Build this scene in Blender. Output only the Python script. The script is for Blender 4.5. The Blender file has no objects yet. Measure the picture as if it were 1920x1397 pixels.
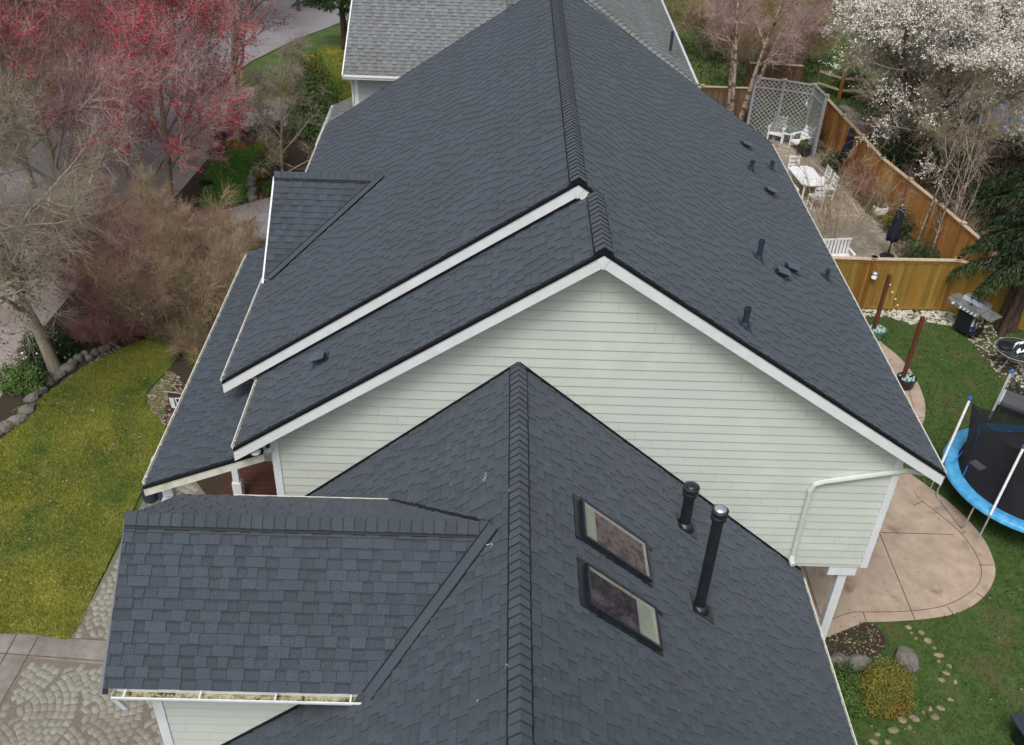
import bpy, math, random
import numpy as np
from mathutils import Vector, Matrix
R_ = math.radians
SC = bpy.context.scene
COL = SC.collection
# ------------------------------------------------------------------ camera
H = 16.2                                   # camera height above the ground, metres
FPX, PITCH, YAW, ROLL = 1856.04, 0.624964, 0.0227500, -0.0432802
def cam_axes():
    cp, sp = math.cos(PITCH), math.sin(PITCH); cy, sy = math.cos(YAW), math.sin(YAW)
    cr, sr = math.cos(ROLL), math.sin(ROLL)
    f = Vector((sy*cp, cy*cp, -sp)); r = Vector((cy, -sy, 0)); d = f.cross(r)
    return cr*r+sr*d, -sr*r+cr*d, f
CR, CD, CF = cam_axes()
cam = bpy.data.cameras.new('camera'); camo = bpy.data.objects.new('camera', cam); COL.objects.link(camo)
cam.sensor_fit = 'HORIZONTAL'; cam.sensor_width = 36; cam.lens = FPX/1920*36
cam.clip_start = 0.1; cam.clip_end = 2000
M = Matrix(((CR.x, -CD.x, -CF.x, 0), (CR.y, -CD.y, -CF.y, 0), (CR.z, -CD.z, -CF.z, H), (0, 0, 0, 1)))
camo.matrix_world = M
SC.camera = camo
# ------------------------------------------------------------------ light
SUN_EL, SUN_AZ = R_(58), R_(200)           # azimuth clockwise from +y
w = bpy.data.worlds.new('World'); SC.world = w; w.use_nodes = True
nt = w.node_tree; bg = nt.nodes['Background']
sky = nt.nodes.new('ShaderNodeTexSky'); sky.sky_type = 'NISHITA'; sky.sun_disc = False
sky.sun_elevation = SUN_EL; sky.sun_rotation = SUN_AZ; sky.dust_density = 6.0; sky.air_density = 1.0; sky.ozone_density = 0.6
hs = nt.nodes.new('ShaderNodeHueSaturation'); hs.inputs['Saturation'].default_value = 0.42
nt.links.new(sky.outputs[0], hs.inputs['Color']); nt.links.new(hs.outputs[0], bg.inputs[0]); bg.inputs[1].default_value = 0.12
sl = bpy.data.lights.new('sun', 'SUN'); sl.energy = 1.25; sl.angle = R_(20); sl.color = (1, .985, .965)
so = bpy.data.objects.new('sun', sl); COL.objects.link(so)
sd = Vector((math.sin(SUN_AZ)*math.cos(SUN_EL), math.cos(SUN_AZ)*math.cos(SUN_EL), math.sin(SUN_EL)))
so.rotation_euler = (-sd).to_track_quat('-Z', 'Y').to_euler(); so.location = (0, 0, 40)
SC.view_settings.view_transform = 'Standard'; SC.view_settings.look = 'None'
SC.view_settings.exposure = 0.14; SC.view_settings.gamma = 1
# ------------------------------------------------------------------ surveying: photo pixel -> place in the world
def ray(u, v): return CR*(u-960)+CD*(v-698.5)+CF*FPX
def G(u, v, z=0.0):
    d = ray(u, v); t = (z-H)/d.z; return Vector((d.x*t, d.y*t, z))
def YP(u, v, y):
    d = ray(u, v); t = y/d.y; return Vector((d.x*t, y, H+d.z*t))
def XP(u, v, x):
    d = ray(u, v); t = x/d.x; return Vector((x, d.y*t, H+d.z*t))
def PL(u, v, n, c):
    d = ray(u, v); n = Vector(n); t = (c-n.z*H)/n.dot(d); return Vector((d.x*t, d.y*t, H+d.z*t))
def gp(pts, z=0.0): return [tuple(G(u, v, z))[:2] for u, v in pts]
def srgb(r, g, b):
    f = lambda c: (c/255/12.92) if c/255 <= .04045 else ((c/255+.055)/1.055)**2.4
    return (f(r), f(g), f(b), 1)
# ------------------------------------------------------------------ materials
MT = {}
def mat(name, c1, c2=None, rough=.8, scale=4.0, detail=6.0, lo=.35, hi=.65, bump=0.0, bscale=None, metal=0.0,
        spec=.3, tint=False, c3=None, scale3=.5, lo3=.45, hi3=.65, stretch=None, coat=0, hue=False):
    m = bpy.data.materials.new(name); m.use_nodes = True; MT[name] = m
    t = m.node_tree; N = t.nodes; L = t.links; b = N['Principled BSDF']
    b.inputs['Roughness'].default_value = rough; b.inputs['Metallic'].default_value = metal
    b.inputs['Specular IOR Level'].default_value = spec
    if coat: b.inputs['Coat Weight'].default_value = coat
    tc = N.new('ShaderNodeTexCoord'); src = tc.outputs['Object']
    if stretch:
        mp = N.new('ShaderNodeMapping'); mp.inputs['Scale'].default_value = stretch
        L.new(src, mp.inputs[0]); src = mp.outputs[0]
    def noise(s, d, lo, hi):
        n = N.new('ShaderNodeTexNoise'); n.inputs['Scale'].default_value = s; n.inputs['Detail'].default_value = d
        n.inputs['Roughness'].default_value = .62
        L.new(src, n.inputs['Vector'])
        r = N.new('ShaderNodeMapRange'); r.inputs[1].default_value = lo; r.inputs[2].default_value = hi
        L.new(n.outputs['Fac'], r.inputs[0]); return n.outputs['Fac'], r.outputs[0]
    def mix(a, bb, f, mode='MIX'):
        x = N.new('ShaderNodeMix'); x.data_type = 'RGBA'; x.blend_type = mode
        if isinstance(f, float): x.inputs[0].default_value = f
        else: L.new(f, x.inputs[0])
        for k, q in ((6, a), (7, bb)):
            if isinstance(q, tuple): x.inputs[k].default_value = q
            else: L.new(q, x.inputs[k])
        return x.outputs[2]
    if c2 is None: c2 = tuple(min(1, v*1.25) for v in c1[:3])+(1,); c1 = tuple(v*.82 for v in c1[:3])+(1,)
    raw, f = noise(scale, detail, lo, hi)
    col = mix(c1, c2, f)
    if c3:
        _, f3 = noise(scale3, 4, lo3, hi3); col = mix(col, c3, f3)
    if tint:
        a = N.new('ShaderNodeAttribute'); a.attribute_name = 'tint'
        col = mix(col, a.outputs['Color'], 1.0, 'MULTIPLY')
    L.new(col, b.inputs['Base Color'])
    if bump:
        bp = N.new('ShaderNodeBump'); bp.inputs['Strength'].default_value = min(1, bump); bp.inputs['Distance'].default_value = .02*max(1, bump)
        n2 = N.new('ShaderNodeTexNoise'); n2.inputs['Scale'].default_value = bscale or scale*4; n2.inputs['Detail'].default_value = 5
        L.new(src, n2.inputs['Vector']); L.new(n2.outputs['Fac'], bp.inputs['Height']); L.new(bp.outputs[0], b.inputs['Normal'])
    return m
mat('shingle', srgb(50, 58, 67), srgb(77, 87, 98), .68, 60, 8, .3, .7, bump=.6, bscale=180, spec=.4, tint=True,
    c3=srgb(63, 70, 79), scale3=.7)
mat('shingle_grey', srgb(100, 104, 108), srgb(138, 142, 145), .85, 40, 8, .3, .7, bump=.5, bscale=160, spec=.3, tint=True,
    c3=srgb(114, 118, 112), scale3=.7)
mat('siding', srgb(200, 207, 198), srgb(213, 219, 210), .55, 1.4, 6, .3, .7, bump=.12, bscale=60, spec=.3, c3=srgb(204, 210, 204), scale3=.5, tint=True)
mat('siding_grey', srgb(168, 174, 178), srgb(180, 186, 190), .6, 2, 4, tint=True)
mat('white_trim', srgb(218, 222, 225), srgb(234, 237, 240), .5, 3, 6, .3, .7, bump=.06, bscale=40, spec=.35)
mat('off_white', srgb(205, 204, 192), srgb(226, 226, 218), .45, 6, 6, .3, .7, spec=.4, c3=srgb(186, 180, 150), scale3=5, lo3=.55, hi3=.75)
mat('gutter_moss', srgb(122, 118, 70), srgb(180, 176, 150), .9, 18, 8, .4, .6, bump=.5, bscale=60, c3=srgb(50, 52, 30), scale3=7, lo3=.55, hi3=.62)
mat('gutter_dirt', srgb(150, 146, 124), srgb(200, 198, 184), .9, 12, 8, .35, .65, bump=.3, c3=srgb(84, 80, 62), scale3=3, lo3=.55, hi3=.7)
mat('black_edge', srgb(18, 19, 23), srgb(28, 30, 35), .6, 10)
mat('black_metal', srgb(26, 28, 34), srgb(42, 45, 54), .35, 12, spec=.5, bump=.05)
mat('slate_metal', srgb(40, 48, 62), srgb(56, 64, 80), .4, 12, spec=.5)
mat('steel', srgb(178, 182, 188), srgb(222, 225, 228), .28, 6, metal=.75, spec=.5)
mat('galv', srgb(150, 152, 154), srgb(186, 188, 190), .4, 8, metal=.5)
mat('wall_dark', srgb(120, 124, 118), None, .8)
mat('deck_wood', srgb(62, 38, 32), srgb(92, 58, 46), .7, 8, stretch=(1, 12, 1), tint=True)
mat('redwood', srgb(84, 46, 34), srgb(118, 68, 50), .7, 20, 6, stretch=(1, 1, .12), tint=True, bump=.2)
mat('fence', srgb(140, 98, 50), srgb(188, 140, 82), .8, 22, 8, .3, .7, stretch=(1, 1, .06), tint=True, bump=.25,
    c3=srgb(132, 80, 42), scale3=1.0, lo3=.48, hi3=.7)
mat('fence_olive', srgb(124, 100, 44), srgb(166, 136, 66), .8, 22, 8, .3, .7, stretch=(1, 1, .06), tint=True, bump=.25,
    c3=srgb(140, 84, 40), scale3=.8, lo3=.5, hi3=.75)
mat('fence_brown', srgb(98, 76, 60), srgb(138, 110, 88), .85, 22, 8, .3, .7, stretch=(1, 1, .06), tint=True, bump=.25)
mat('cap_wood', srgb(176, 156, 128), srgb(206, 190, 164), .8, 14, tint=True)
mat('lattice', srgb(136, 136, 140), srgb(164, 164, 168), .75, 8, tint=True)
mat('white_plastic', srgb(226, 228, 230), srgb(240, 241, 242), .4, 5, spec=.4)
mat('grass', srgb(50, 72, 32), srgb(78, 100, 50), .9, 5, 8, .3, .7, bump=.8, bscale=30, c3=srgb(92, 86, 60), scale3=.9, lo3=.5, hi3=.75)
mat('moss_grass', srgb(104, 110, 48), srgb(138, 138, 66), .95, 3.5, 8, .3, .7, bump=.8, bscale=30, c3=srgb(66, 84, 34), scale3=.55, lo3=.45, hi3=.62)
mat('deep_grass', srgb(58, 98, 38), srgb(84, 124, 54), .9, 5, 8, .3, .7, bump=.8, bscale=30)
mat('back_grass', srgb(62, 84, 42), srgb(90, 112, 60), .9, 2, 8, .3, .7, bump=.8, bscale=20, c3=srgb(112, 102, 70), scale3=.35, lo3=.5, hi3=.7)
mat('blade', srgb(54, 80, 34), srgb(84, 110, 52), .8, 3, tint=True, spec=.2, c3=srgb(100, 98, 62), scale3=.9, lo3=.5, hi3=.75)
mat('blade_dark', srgb(78, 122, 52), srgb(106, 150, 74), .8, 3, tint=True, spec=.2)
mat('blade_moss', srgb(134, 138, 56), srgb(174, 170, 78), .8, 1.2, tint=True, spec=.2, c3=srgb(92, 118, 52), scale3=.6, lo3=.42, hi3=.66)
mat('mulch', srgb(44, 34, 30), srgb(82, 66, 58), .95, 30, 8, .3, .7, bump=1.0, bscale=60, c3=srgb(60, 58, 38), scale3=.9)
mat('chip', srgb(120, 104, 88), srgb(170, 156, 138), .9, 3, tint=True)
mat('asphalt', srgb(130, 129, 131), srgb(156, 154, 156), .9, 30, 8, .3, .7, bump=.3, bscale=120, c3=srgb(132, 126, 132), scale3=.4)
mat('sidewalk', srgb(142, 132, 130), srgb(170, 160, 156), .9, 10, 8, .3, .7, bump=.2, c3=srgb(120, 112, 104), scale3=.6)
mat('paver', srgb(128, 126, 116), srgb(156, 154, 142), .85, 12, 8, .3, .7, bump=.3, tint=True, c3=srgb(122, 112, 102), scale3=.6, lo3=.5, hi3=.75)
mat('paver_joint', srgb(104, 100, 90), srgb(124, 119, 108), .95, 20)
mat('drive_band', srgb(118, 115, 110), srgb(150, 146, 140), .85, 3, 8, .3, .7, bump=.2, c3=srgb(116, 104, 98), scale3=1.1)
mat('patio', srgb(158, 140, 124), srgb(186, 167, 150), .8, 2.5, 8, .3, .7, bump=.15, bscale=30, c3=srgb(128, 110, 98), scale3=1.3, lo3=.58, hi3=.72)
mat('joint', srgb(92, 74, 62), srgb(112, 92, 78), .95, 10)
mat('brick_paver', srgb(138, 128, 115), srgb(176, 166, 152), .85, 6, 8, tint=True, bump=.2, c3=srgb(140, 132, 120), scale3=.8)
mat('pale_lichen', srgb(150, 140, 125), srgb(196, 190, 180), .9, 8)
mat('white_chip', srgb(176, 172, 156), srgb(222, 218, 206), .9, 3, tint=True)
mat('stone', srgb(94, 90, 86), srgb(134, 130, 124), .9, 9, 8, .3, .7, bump=.8, bscale=14, tint=True)
mat('tan_stone', srgb(122, 113, 90), srgb(152, 142, 118), .9, 9, 8, bump=.6, bscale=20, tint=True)
mat('bark', srgb(130, 122, 106), srgb(178, 168, 150), .9, 14, 8, .3, .7, stretch=(1, 1, .3), bump=.5, tint=True)
mat('bark_red', srgb(168, 138, 138), srgb(206, 180, 176), .9, 14, 8, tint=True)
mat('bark_dark', srgb(62, 50, 42), srgb(96, 80, 68), .95, 12, 8, stretch=(1, 1, .3), bump=.6, tint=True)
mat('bark_birch', srgb(150, 132, 120), srgb(188, 172, 158), .8, 9, 8, .4, .6, stretch=(1, 1, 2), tint=True, c3=srgb(104, 76, 62), scale3=3, lo3=.5, hi3=.6)
mat('twig_brown', srgb(144, 124, 104), srgb(182, 162, 136), .9, 2, tint=True, c3=srgb(158, 148, 96), scale3=.6, lo3=.45, hi3=.65)
mat('bud_red', srgb(164, 38, 52), srgb(206, 72, 84), .7, 2, tint=True)
mat('leaf_brown', srgb(84, 62, 54), srgb(116, 90, 76), .8, 3, tint=True)
mat('leaf_green', srgb(50, 78, 30), srgb(90, 118, 52), .55, 4, tint=True, spec=.35)
mat('leaf_dark', srgb(30, 52, 28), srgb(58, 84, 44), .55, 4, tint=True, spec=.35)
mat('leaf_gold', srgb(104, 102, 40), srgb(148, 134, 56), .7, 4, tint=True, c3=srgb(150, 112, 50), scale3=1.6, lo3=.5, hi3=.62)
mat('leaf_yellow', srgb(150, 150, 50), srgb(196, 190, 80), .7, 4, tint=True)
mat('leaf_purple', srgb(46, 36, 44), srgb(74, 58, 68), .6, 4, tint=True)
mat('heather', srgb(142, 104, 102), srgb(176, 136, 130), .8, 4, tint=True)
mat('blossom', srgb(232, 226, 214), srgb(248, 246, 240), .7, 3, tint=True)
mat('needle', srgb(34, 54, 28), srgb(70, 92, 48), .6, 1.2, tint=True, c3=srgb(26, 40, 24), scale3=.6)
mat('navy_cloth', srgb(30, 33, 48), srgb(44, 48, 66), .85, 14, bump=.4, bscale=12)
mat('black_mesh', srgb(30, 31, 36), srgb(40, 41, 46), .8, 30)
mat('blue_pad', srgb(62, 146, 200), srgb(96, 178, 226), .4, 6, spec=.4, bump=.3, bscale=8)
mat('blue_plastic', srgb(30, 96, 190), srgb(50, 124, 214), .35, 4)
mat('blue_tarp', srgb(46, 98, 190), srgb(80, 134, 214), .5, 4)
mat('sage', srgb(96, 132, 116), srgb(120, 152, 136), .5, 4)
mat('teal_glass', srgb(168, 204, 200), srgb(190, 222, 216), .3, 4, spec=.5)
mat('soil', srgb(52, 44, 38), srgb(80, 68, 60), .95, 20)
mat('skylight_well', srgb(196, 206, 184), srgb(214, 220, 200), .7, 4)
mat('plum_reflection', srgb(112, 88, 92), srgb(160, 132, 130), .8, 9, 8, c3=srgb(76, 58, 66), scale3=5, lo3=.5, hi3=.6)  # mottled colour standing in for plum branches mirrored in the glass
mat('dark_reflection', srgb(44, 34, 48), srgb(120, 78, 108), .8, 16, 8, .4, .6, c3=srgb(30, 28, 38), scale3=7, lo3=.45, hi3=.55)  # dark purple mottling, paints the mirrored tree
mat('flag_black', srgb(60, 50, 54), srgb(76, 66, 68), .8, 4)
mat('flag_white', srgb(204, 204, 210), srgb(220, 220, 224), .8, 4)
mat('car_paint', srgb(150, 152, 160), srgb(170, 172, 180), .3, 2, metal=.4, spec=.5, coat=.5)
mat('car_glass', srgb(20, 24, 30), srgb(30, 34, 40), .08, 2, spec=.8)
mat('brown_soil', srgb(70, 62, 48), srgb(104, 94, 74), .95, 14, 8, .3, .7, bump=.8, c3=srgb(84, 92, 50), scale3=.5)
mat('bud_pink', srgb(196, 130, 190), srgb(220, 160, 214), .7, 4, tint=True)
mat('bird_dropping', srgb(176, 172, 166), srgb(210, 206, 200), .8, 30)
def glass_mat(name, alpha, tintc):
    m = bpy.data.materials.new(name); m.use_nodes = True; MT[name] = m; t = m.node_tree; N = t.nodes; L = t.links
    b = N['Principled BSDF']; b.inputs['Base Color'].default_value = tintc; b.inputs['Roughness'].default_value = .04
    b.inputs['Specular IOR Level'].default_value = .9
    tr = N.new('ShaderNodeBsdfTransparent'); mx = N.new('ShaderNodeMixShader'); mx.inputs[0].default_value = alpha
    L.new(tr.outputs[0], mx.inputs[1]); L.new(b.outputs[0], mx.inputs[2]); L.new(mx.outputs[0], N['Material Output'].inputs[0])
glass_mat('pane_glass', .25, srgb(70, 74, 74)); glass_mat('table_glass', .5, srgb(60, 70, 66))
def net_mat():
    m = bpy.data.materials.new('net'); m.use_nodes = True; MT['net'] = m; t = m.node_tree; N = t.nodes; L = t.links
    b = N['Principled BSDF']; b.inputs['Base Color'].default_value = srgb(22, 24, 30); b.inputs['Roughness'].default_value = .9
    tr = N.new('ShaderNodeBsdfTransparent'); mx = N.new('ShaderNodeMixShader'); mx.inputs[0].default_value = .8
    L.new(tr.outputs[0], mx.inputs[1]); L.new(b.outputs[0], mx.inputs[2]); L.new(mx.outputs[0], N['Material Output'].inputs[0])
net_mat()
b_ = MT['shingle'].node_tree.nodes['Principled BSDF']; b_.inputs['Sheen Weight'].default_value = .12; b_.inputs['Sheen Roughness'].default_value = .5; b_.inputs['Sheen Tint'].default_value = (.8, .9, 1, 1)
mat('hood_metal', srgb(70, 78, 92), srgb(86, 95, 108), .4, 12, spec=.5)
ORD = 'first second third fourth fifth sixth seventh eighth ninth tenth eleventh twelfth thirteenth fourteenth fifteenth sixteenth seventeenth eighteenth nineteenth twentieth twenty-first twenty-second twenty-third twenty-fourth'.split()
# ------------------------------------------------------------------ mesh collector
class MB:
    def __init__(s): s.v = []; s.f = []; s.t = []
    def poly(s, pts, tint=1.0):
        i = len(s.v); s.v.extend([tuple(p) for p in pts]); s.f.append(tuple(range(i, i+len(pts)))); s.t.append(tint)
    def hexa(s, c, tint=1.0):             # 8 corners: bottom 4 then top 4
        i = len(s.v); s.v.extend([tuple(p) for p in c])
        for q in ((3, 2, 1, 0), (4, 5, 6, 7), (0, 1, 5, 4), (1, 2, 6, 5), (2, 3, 7, 6), (3, 0, 4, 7)):
            s.f.append(tuple(i+k for k in q)); s.t.append(tint)
    def box(s, c, d, rz=0.0, tint=1.0, m=None):
        x, y, z = d[0]/2, d[1]/2, d[2]/2; c = Vector(c)
        q = m if m is not None else Matrix.Rotation(rz, 3, 'Z')
        s.hexa([c+q @ Vector(p) for p in ((-x, -y, -z), (x, -y, -z), (x, y, -z), (-x, y, -z), (-x, -y, z), (x, -y, z), (x, y, z), (-x, y, z))], tint)
    def beam(s, a, b, w, h, up=(0, 0, 1), tint=1.0):   # w across, h along up
        a, b = Vector(a), Vector(b); d = (b-a).normalized(); sd_ = d.cross(Vector(up)).normalized(); u = sd_.cross(d)
        p = [(-1, -1), (1, -1), (1, 1), (-1, 1)]
        s.hexa([a+sd_*(i*w/2)+u*(j*h/2) for i, j in p]+[b+sd_*(i*w/2)+u*(j*h/2) for i, j in p], tint)
    def tube(s, pts, r, n=8, tint=1.0, caps=True):
        pts = [Vector(p) for p in pts]; rr = r if isinstance(r, (list, tuple)) else [r]*len(pts)
        d0 = (pts[1]-pts[0]).normalized(); ref = Vector((0, 0, 1)) if abs(d0.z) < .9 else Vector((1, 0, 0))
        rings = []
        for k, p in enumerate(pts):
            a = pts[max(0, k-1)]; b = pts[min(len(pts)-1, k+1)]; d = (b-a).normalized()
            x = d.cross(ref).normalized(); y = d.cross(x); i = len(s.v); rings.append(i)
            for j in range(n):
                an = 2*math.pi*j/n; s.v.append(tuple(p+x*(rr[k]*math.cos(an))+y*(rr[k]*math.sin(an))))
        for k in range(len(rings)-1):
            for j in range(n):
                s.f.append((rings[k]+j, rings[k]+(j+1) % n, rings[k+1]+(j+1) % n, rings[k+1]+j)); s.t.append(tint)
        if caps:
            s.f.append(tuple(rings[0]+j for j in range(n))[::-1]); s.t.append(tint)
            s.f.append(tuple(rings[-1]+j for j in range(n))); s.t.append(tint)
    def lathe(s, c, prof, n=24, tint=1.0, ax=None):     # prof: (r, z)
        c = Vector(c); rings = []
        q = ax or Matrix.Identity(3)
        for r, z in prof:
            i = len(s.v); rings.append(i)
            for j in range(n):
                a = 2*math.pi*j/n; s.v.append(tuple(c+q @ Vector((r*math.cos(a), r*math.sin(a), z))))
        for k in range(len(rings)-1):
            for j in range(n):
                s.f.append((rings[k]+j, rings[k]+(j+1) % n, rings[k+1]+(j+1) % n, rings[k+1]+j)); s.t.append(tint)
        s.f.append(tuple(rings[0]+j for j in range(n))[::-1]); s.t.append(tint)
        s.f.append(tuple(rings[-1]+j for j in range(n))); s.t.append(tint)
    def prism(s, pts, h, tint=1.0):       # pts 3D ring, extruded by vector h
        pts = [Vector(p) for p in pts]; h = Vector(h); n = len(pts); i = len(s.v)
        s.v.extend([tuple(p) for p in pts]+[tuple(p+h) for p in pts])
        s.f.append(tuple(range(i, i+n))[::-1]); s.f.append(tuple(range(i+n, i+2*n))); s.t += [tint, tint]
        for j in range(n):
            s.f.append((i+j, i+(j+1) % n, i+n+(j+1) % n, i+n+j)); s.t.append(tint)
    def build(s, name, m, parent=None, smooth=False, local=False):
        off = Vector((0, 0, 0))
        if parent is not None and not local:
            p = parent
            while p is not None: off += p.location; p = p.parent
        V_ = np.array(s.v, dtype=np.float64).reshape(-1, 3)-np.array(off)
        me = bpy.data.meshes.new(name); me.from_pydata(V_.tolist(), [], s.f)
        me.materials.append(MT[m])
        if any(t != 1.0 for t in s.t):
            at = me.attributes.new('tint', 'FLOAT_COLOR', 'FACE')
            a = np.ones((len(s.t), 4), np.float32)
            for k, t in enumerate(s.t): a[k, :3] = t
            at.data.foreach_set('color', a.ravel())
        elif 'Attribute' in MT[m].node_tree.nodes:
            at = me.attributes.new('tint', 'FLOAT_COLOR', 'FACE'); at.data.foreach_set('color', np.ones(len(s.f)*4, np.float32))
        if smooth: me.polygons.foreach_set('use_smooth', [True]*len(me.polygons))
        o = bpy.data.objects.new(name, me); COL.objects.link(o)
        if parent is not None: o.parent = parent
        return o
def npmesh(name, V_, F_, m, parent=None, tint=None, off=None, smooth=False):
    """fast mesh from arrays; F_ all of one size"""
    V_ = np.asarray(V_, np.float64).reshape(-1, 3); F_ = np.asarray(F_, np.int32)
    if off is not None: V_ = V_-np.array(off)
    me = bpy.data.meshes.new(name); nf, k = F_.shape
    me.vertices.add(len(V_)); me.vertices.foreach_set('co', V_.astype(np.float32).ravel())
    me.loops.add(nf*k); me.loops.foreach_set('vertex_index', F_.ravel())
    me.polygons.add(nf); me.polygons.foreach_set('loop_start', np.arange(nf, dtype=np.int32)*k)
    me.polygons.foreach_set('loop_total', np.full(nf, k, np.int32))
    me.materials.append(MT[m])
    a = np.ones((nf, 4), np.float32)
    if tint is not None:
        tint = np.asarray(tint, np.float32); a[:, :3] = tint[:, None] if tint.ndim == 1 else tint
    at = me.attributes.new('tint', 'FLOAT_COLOR', 'FACE'); at.data.foreach_set('color', a.ravel())
    if smooth: me.polygons.foreach_set('use_smooth', [True]*nf)
    me.update(calc_edges=True)
    o = bpy.data.objects.new(name, me); COL.objects.link(o)
    if parent is not None: o.parent = parent
    return o
def tag(o, label=None, cat=None, group=None, kind=None):
    if label: o['label'] = label
    if cat: o['category'] = cat
    if group: o['group'] = group
    if kind: o['kind'] = kind
    return o
def thing(name, label, cat, loc=(0, 0, 0), rz=0.0, group=None):
    o = bpy.data.objects.new(name, None); COL.objects.link(o); o.location = loc; o.rotation_euler = (0, 0, rz)
    o.empty_display_size = .3
    return tag(o, label, cat, group)
def kids(o): return [c for c in bpy.data.objects if c.parent == o]
def dup(root, loc, rz, label, parent=None, scale=None):
    c = root.copy(); COL.objects.link(c)
    if parent is None:
        c.location = loc; c.rotation_euler = (0, 0, rz)
        if label: c['label'] = label
        if scale: c.scale = scale
    else: c.parent = parent
    for ch in kids(root): dup(ch, None, None, None, c)
    return c
# ------------------------------------------------------------------ clipped courses (shingles, lap siding)
def clip(poly, edges):
    for (a, b, c) in edges:               # keep a*s + b*t + c >= 0
        if not poly: return poly
        out = []; n = len(poly)
        dd = [a*p[0]+b*p[1]+c for p in poly]
        if min(dd) >= 0: continue
        if max(dd) <= 0: return []
        for i in range(n):
            p, q = poly[i], poly[(i+1) % n]; d1, d2 = dd[i], dd[(i+1) % n]
            if d1 >= 0: out.append(p)
            if (d1 >= 0) != (d2 >= 0):
                k = d1/(d1-d2); out.append(tuple(p[j]+(q[j]-p[j])*k for j in range(3)))
        poly = out
    return poly
def edges_of(P):
    A = sum(P[i][0]*P[(i+1) % len(P)][1]-P[(i+1) % len(P)][0]*P[i][1] for i in range(len(P)))
    if A < 0: P = P[::-1]
    out = []
    for i in range(len(P)):
        (x0, y0), (x1, y1) = P[i], P[(i+1) % len(P)]; L_ = math.hypot(x1-x0, y1-y0)
        if L_ > 1e-6: out.append((-(y1-y0)/L_, (x1-x0)/L_, -(-(y1-y0)*x0+(x1-x0)*y0)/L_))
    return out
def roof_slope(name, pts, parent, m='shingle', seed=0, e=.143, wscale=1.0, tooth=.007, base=(.013, .002), con=1.0):
    rnd = random.Random(seed); P3 = [Vector(p) for p in pts]
    n = (P3[1]-P3[0]).cross(P3[2]-P3[0]).normalized()
    if n.z < 0: n = -n
    u = Vector((0, 0, 1)).cross(n).normalized(); vv = n.cross(u)      # vv points up the slope
    O = P3[0]; P2 = [((p-O).dot(u), (p-O).dot(vv)) for p in P3]
    E_ = edges_of(P2); s0 = min(p[0] for p in P2); s1 = max(p[0] for p in P2); t0 = min(p[1] for p in P2); t1 = max(p[1] for p in P2)
    mb = MB()
    def add(q, tint):
        c = clip(q, E_)
        if len(c) >= 3: mb.poly([O+u*p[0]+vv*p[1]+n*p[2] for p in c], tint)
    nc = int((t1-t0)/e)+1; hb, ht = base
    for j in range(nc):
        ta = t0+j*e; tb = ta+e+.004; s = s0-rnd.uniform(0, .5); up = rnd.random() < .5
        rowt = rnd.uniform(.95, 1.05)
        # trim the course to the polygon's own span
        lastlift = 0
        while s < s1:
            wd = (rnd.choice((.12, .15, .17, .19, .24)) if up else rnd.choice((.11, .13, .15, .17, .20)))*wscale
            a, b = s, s+wd; lift = tooth if up else 0
            tint = 1+((rnd.uniform(.96, 1.10) if up else rnd.uniform(.82, .98))*rowt-1)*con
            col = (tint*rnd.uniform(.985, 1.02), tint, tint*rnd.uniform(.98, 1.03))
            sk = rnd.uniform(-.004, .004)
            add([(a, ta+sk, hb+lift), (b, ta+sk, hb+lift), (b, tb, ht+lift), (a, tb, ht+lift)], col)
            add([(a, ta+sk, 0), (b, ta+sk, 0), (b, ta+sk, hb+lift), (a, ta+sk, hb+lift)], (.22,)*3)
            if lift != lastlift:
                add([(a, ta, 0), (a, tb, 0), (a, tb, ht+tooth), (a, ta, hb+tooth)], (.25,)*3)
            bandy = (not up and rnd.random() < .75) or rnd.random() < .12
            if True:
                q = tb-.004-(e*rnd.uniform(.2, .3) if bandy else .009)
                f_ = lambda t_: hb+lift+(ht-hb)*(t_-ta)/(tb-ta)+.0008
                add([(a, q, f_(q)), (b, q, f_(q)), (b, tb, f_(tb)), (a, tb, f_(tb))], tuple(k*(.70 if bandy else .6) for k in col))  # printed dark band; elsewhere a thin strip painting in the course's shadow line
            add([(a-.0035, ta, hb+tooth+.001), (a+.0035, ta, hb+tooth+.001), (a+.0035, tb-.004, ht+tooth+.001), (a-.0035, tb-.004, ht+tooth+.001)], (.46,)*3)
            lastlift = lift; s = b; up = not up if rnd.random() < .93 else up
    return mb.build(name, m, parent)
def roof_deck(name, pts, parent, th=.14, m='white_trim', drop=.012):
    P3 = [Vector(p) for p in pts]; n = (P3[1]-P3[0]).cross(P3[2]-P3[0]).normalized()
    if n.z < 0: n = -n
    mb = MB(); mb.prism([p-n*(drop+th) for p in P3], n*th); return mb.build(name, m, parent)
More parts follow.
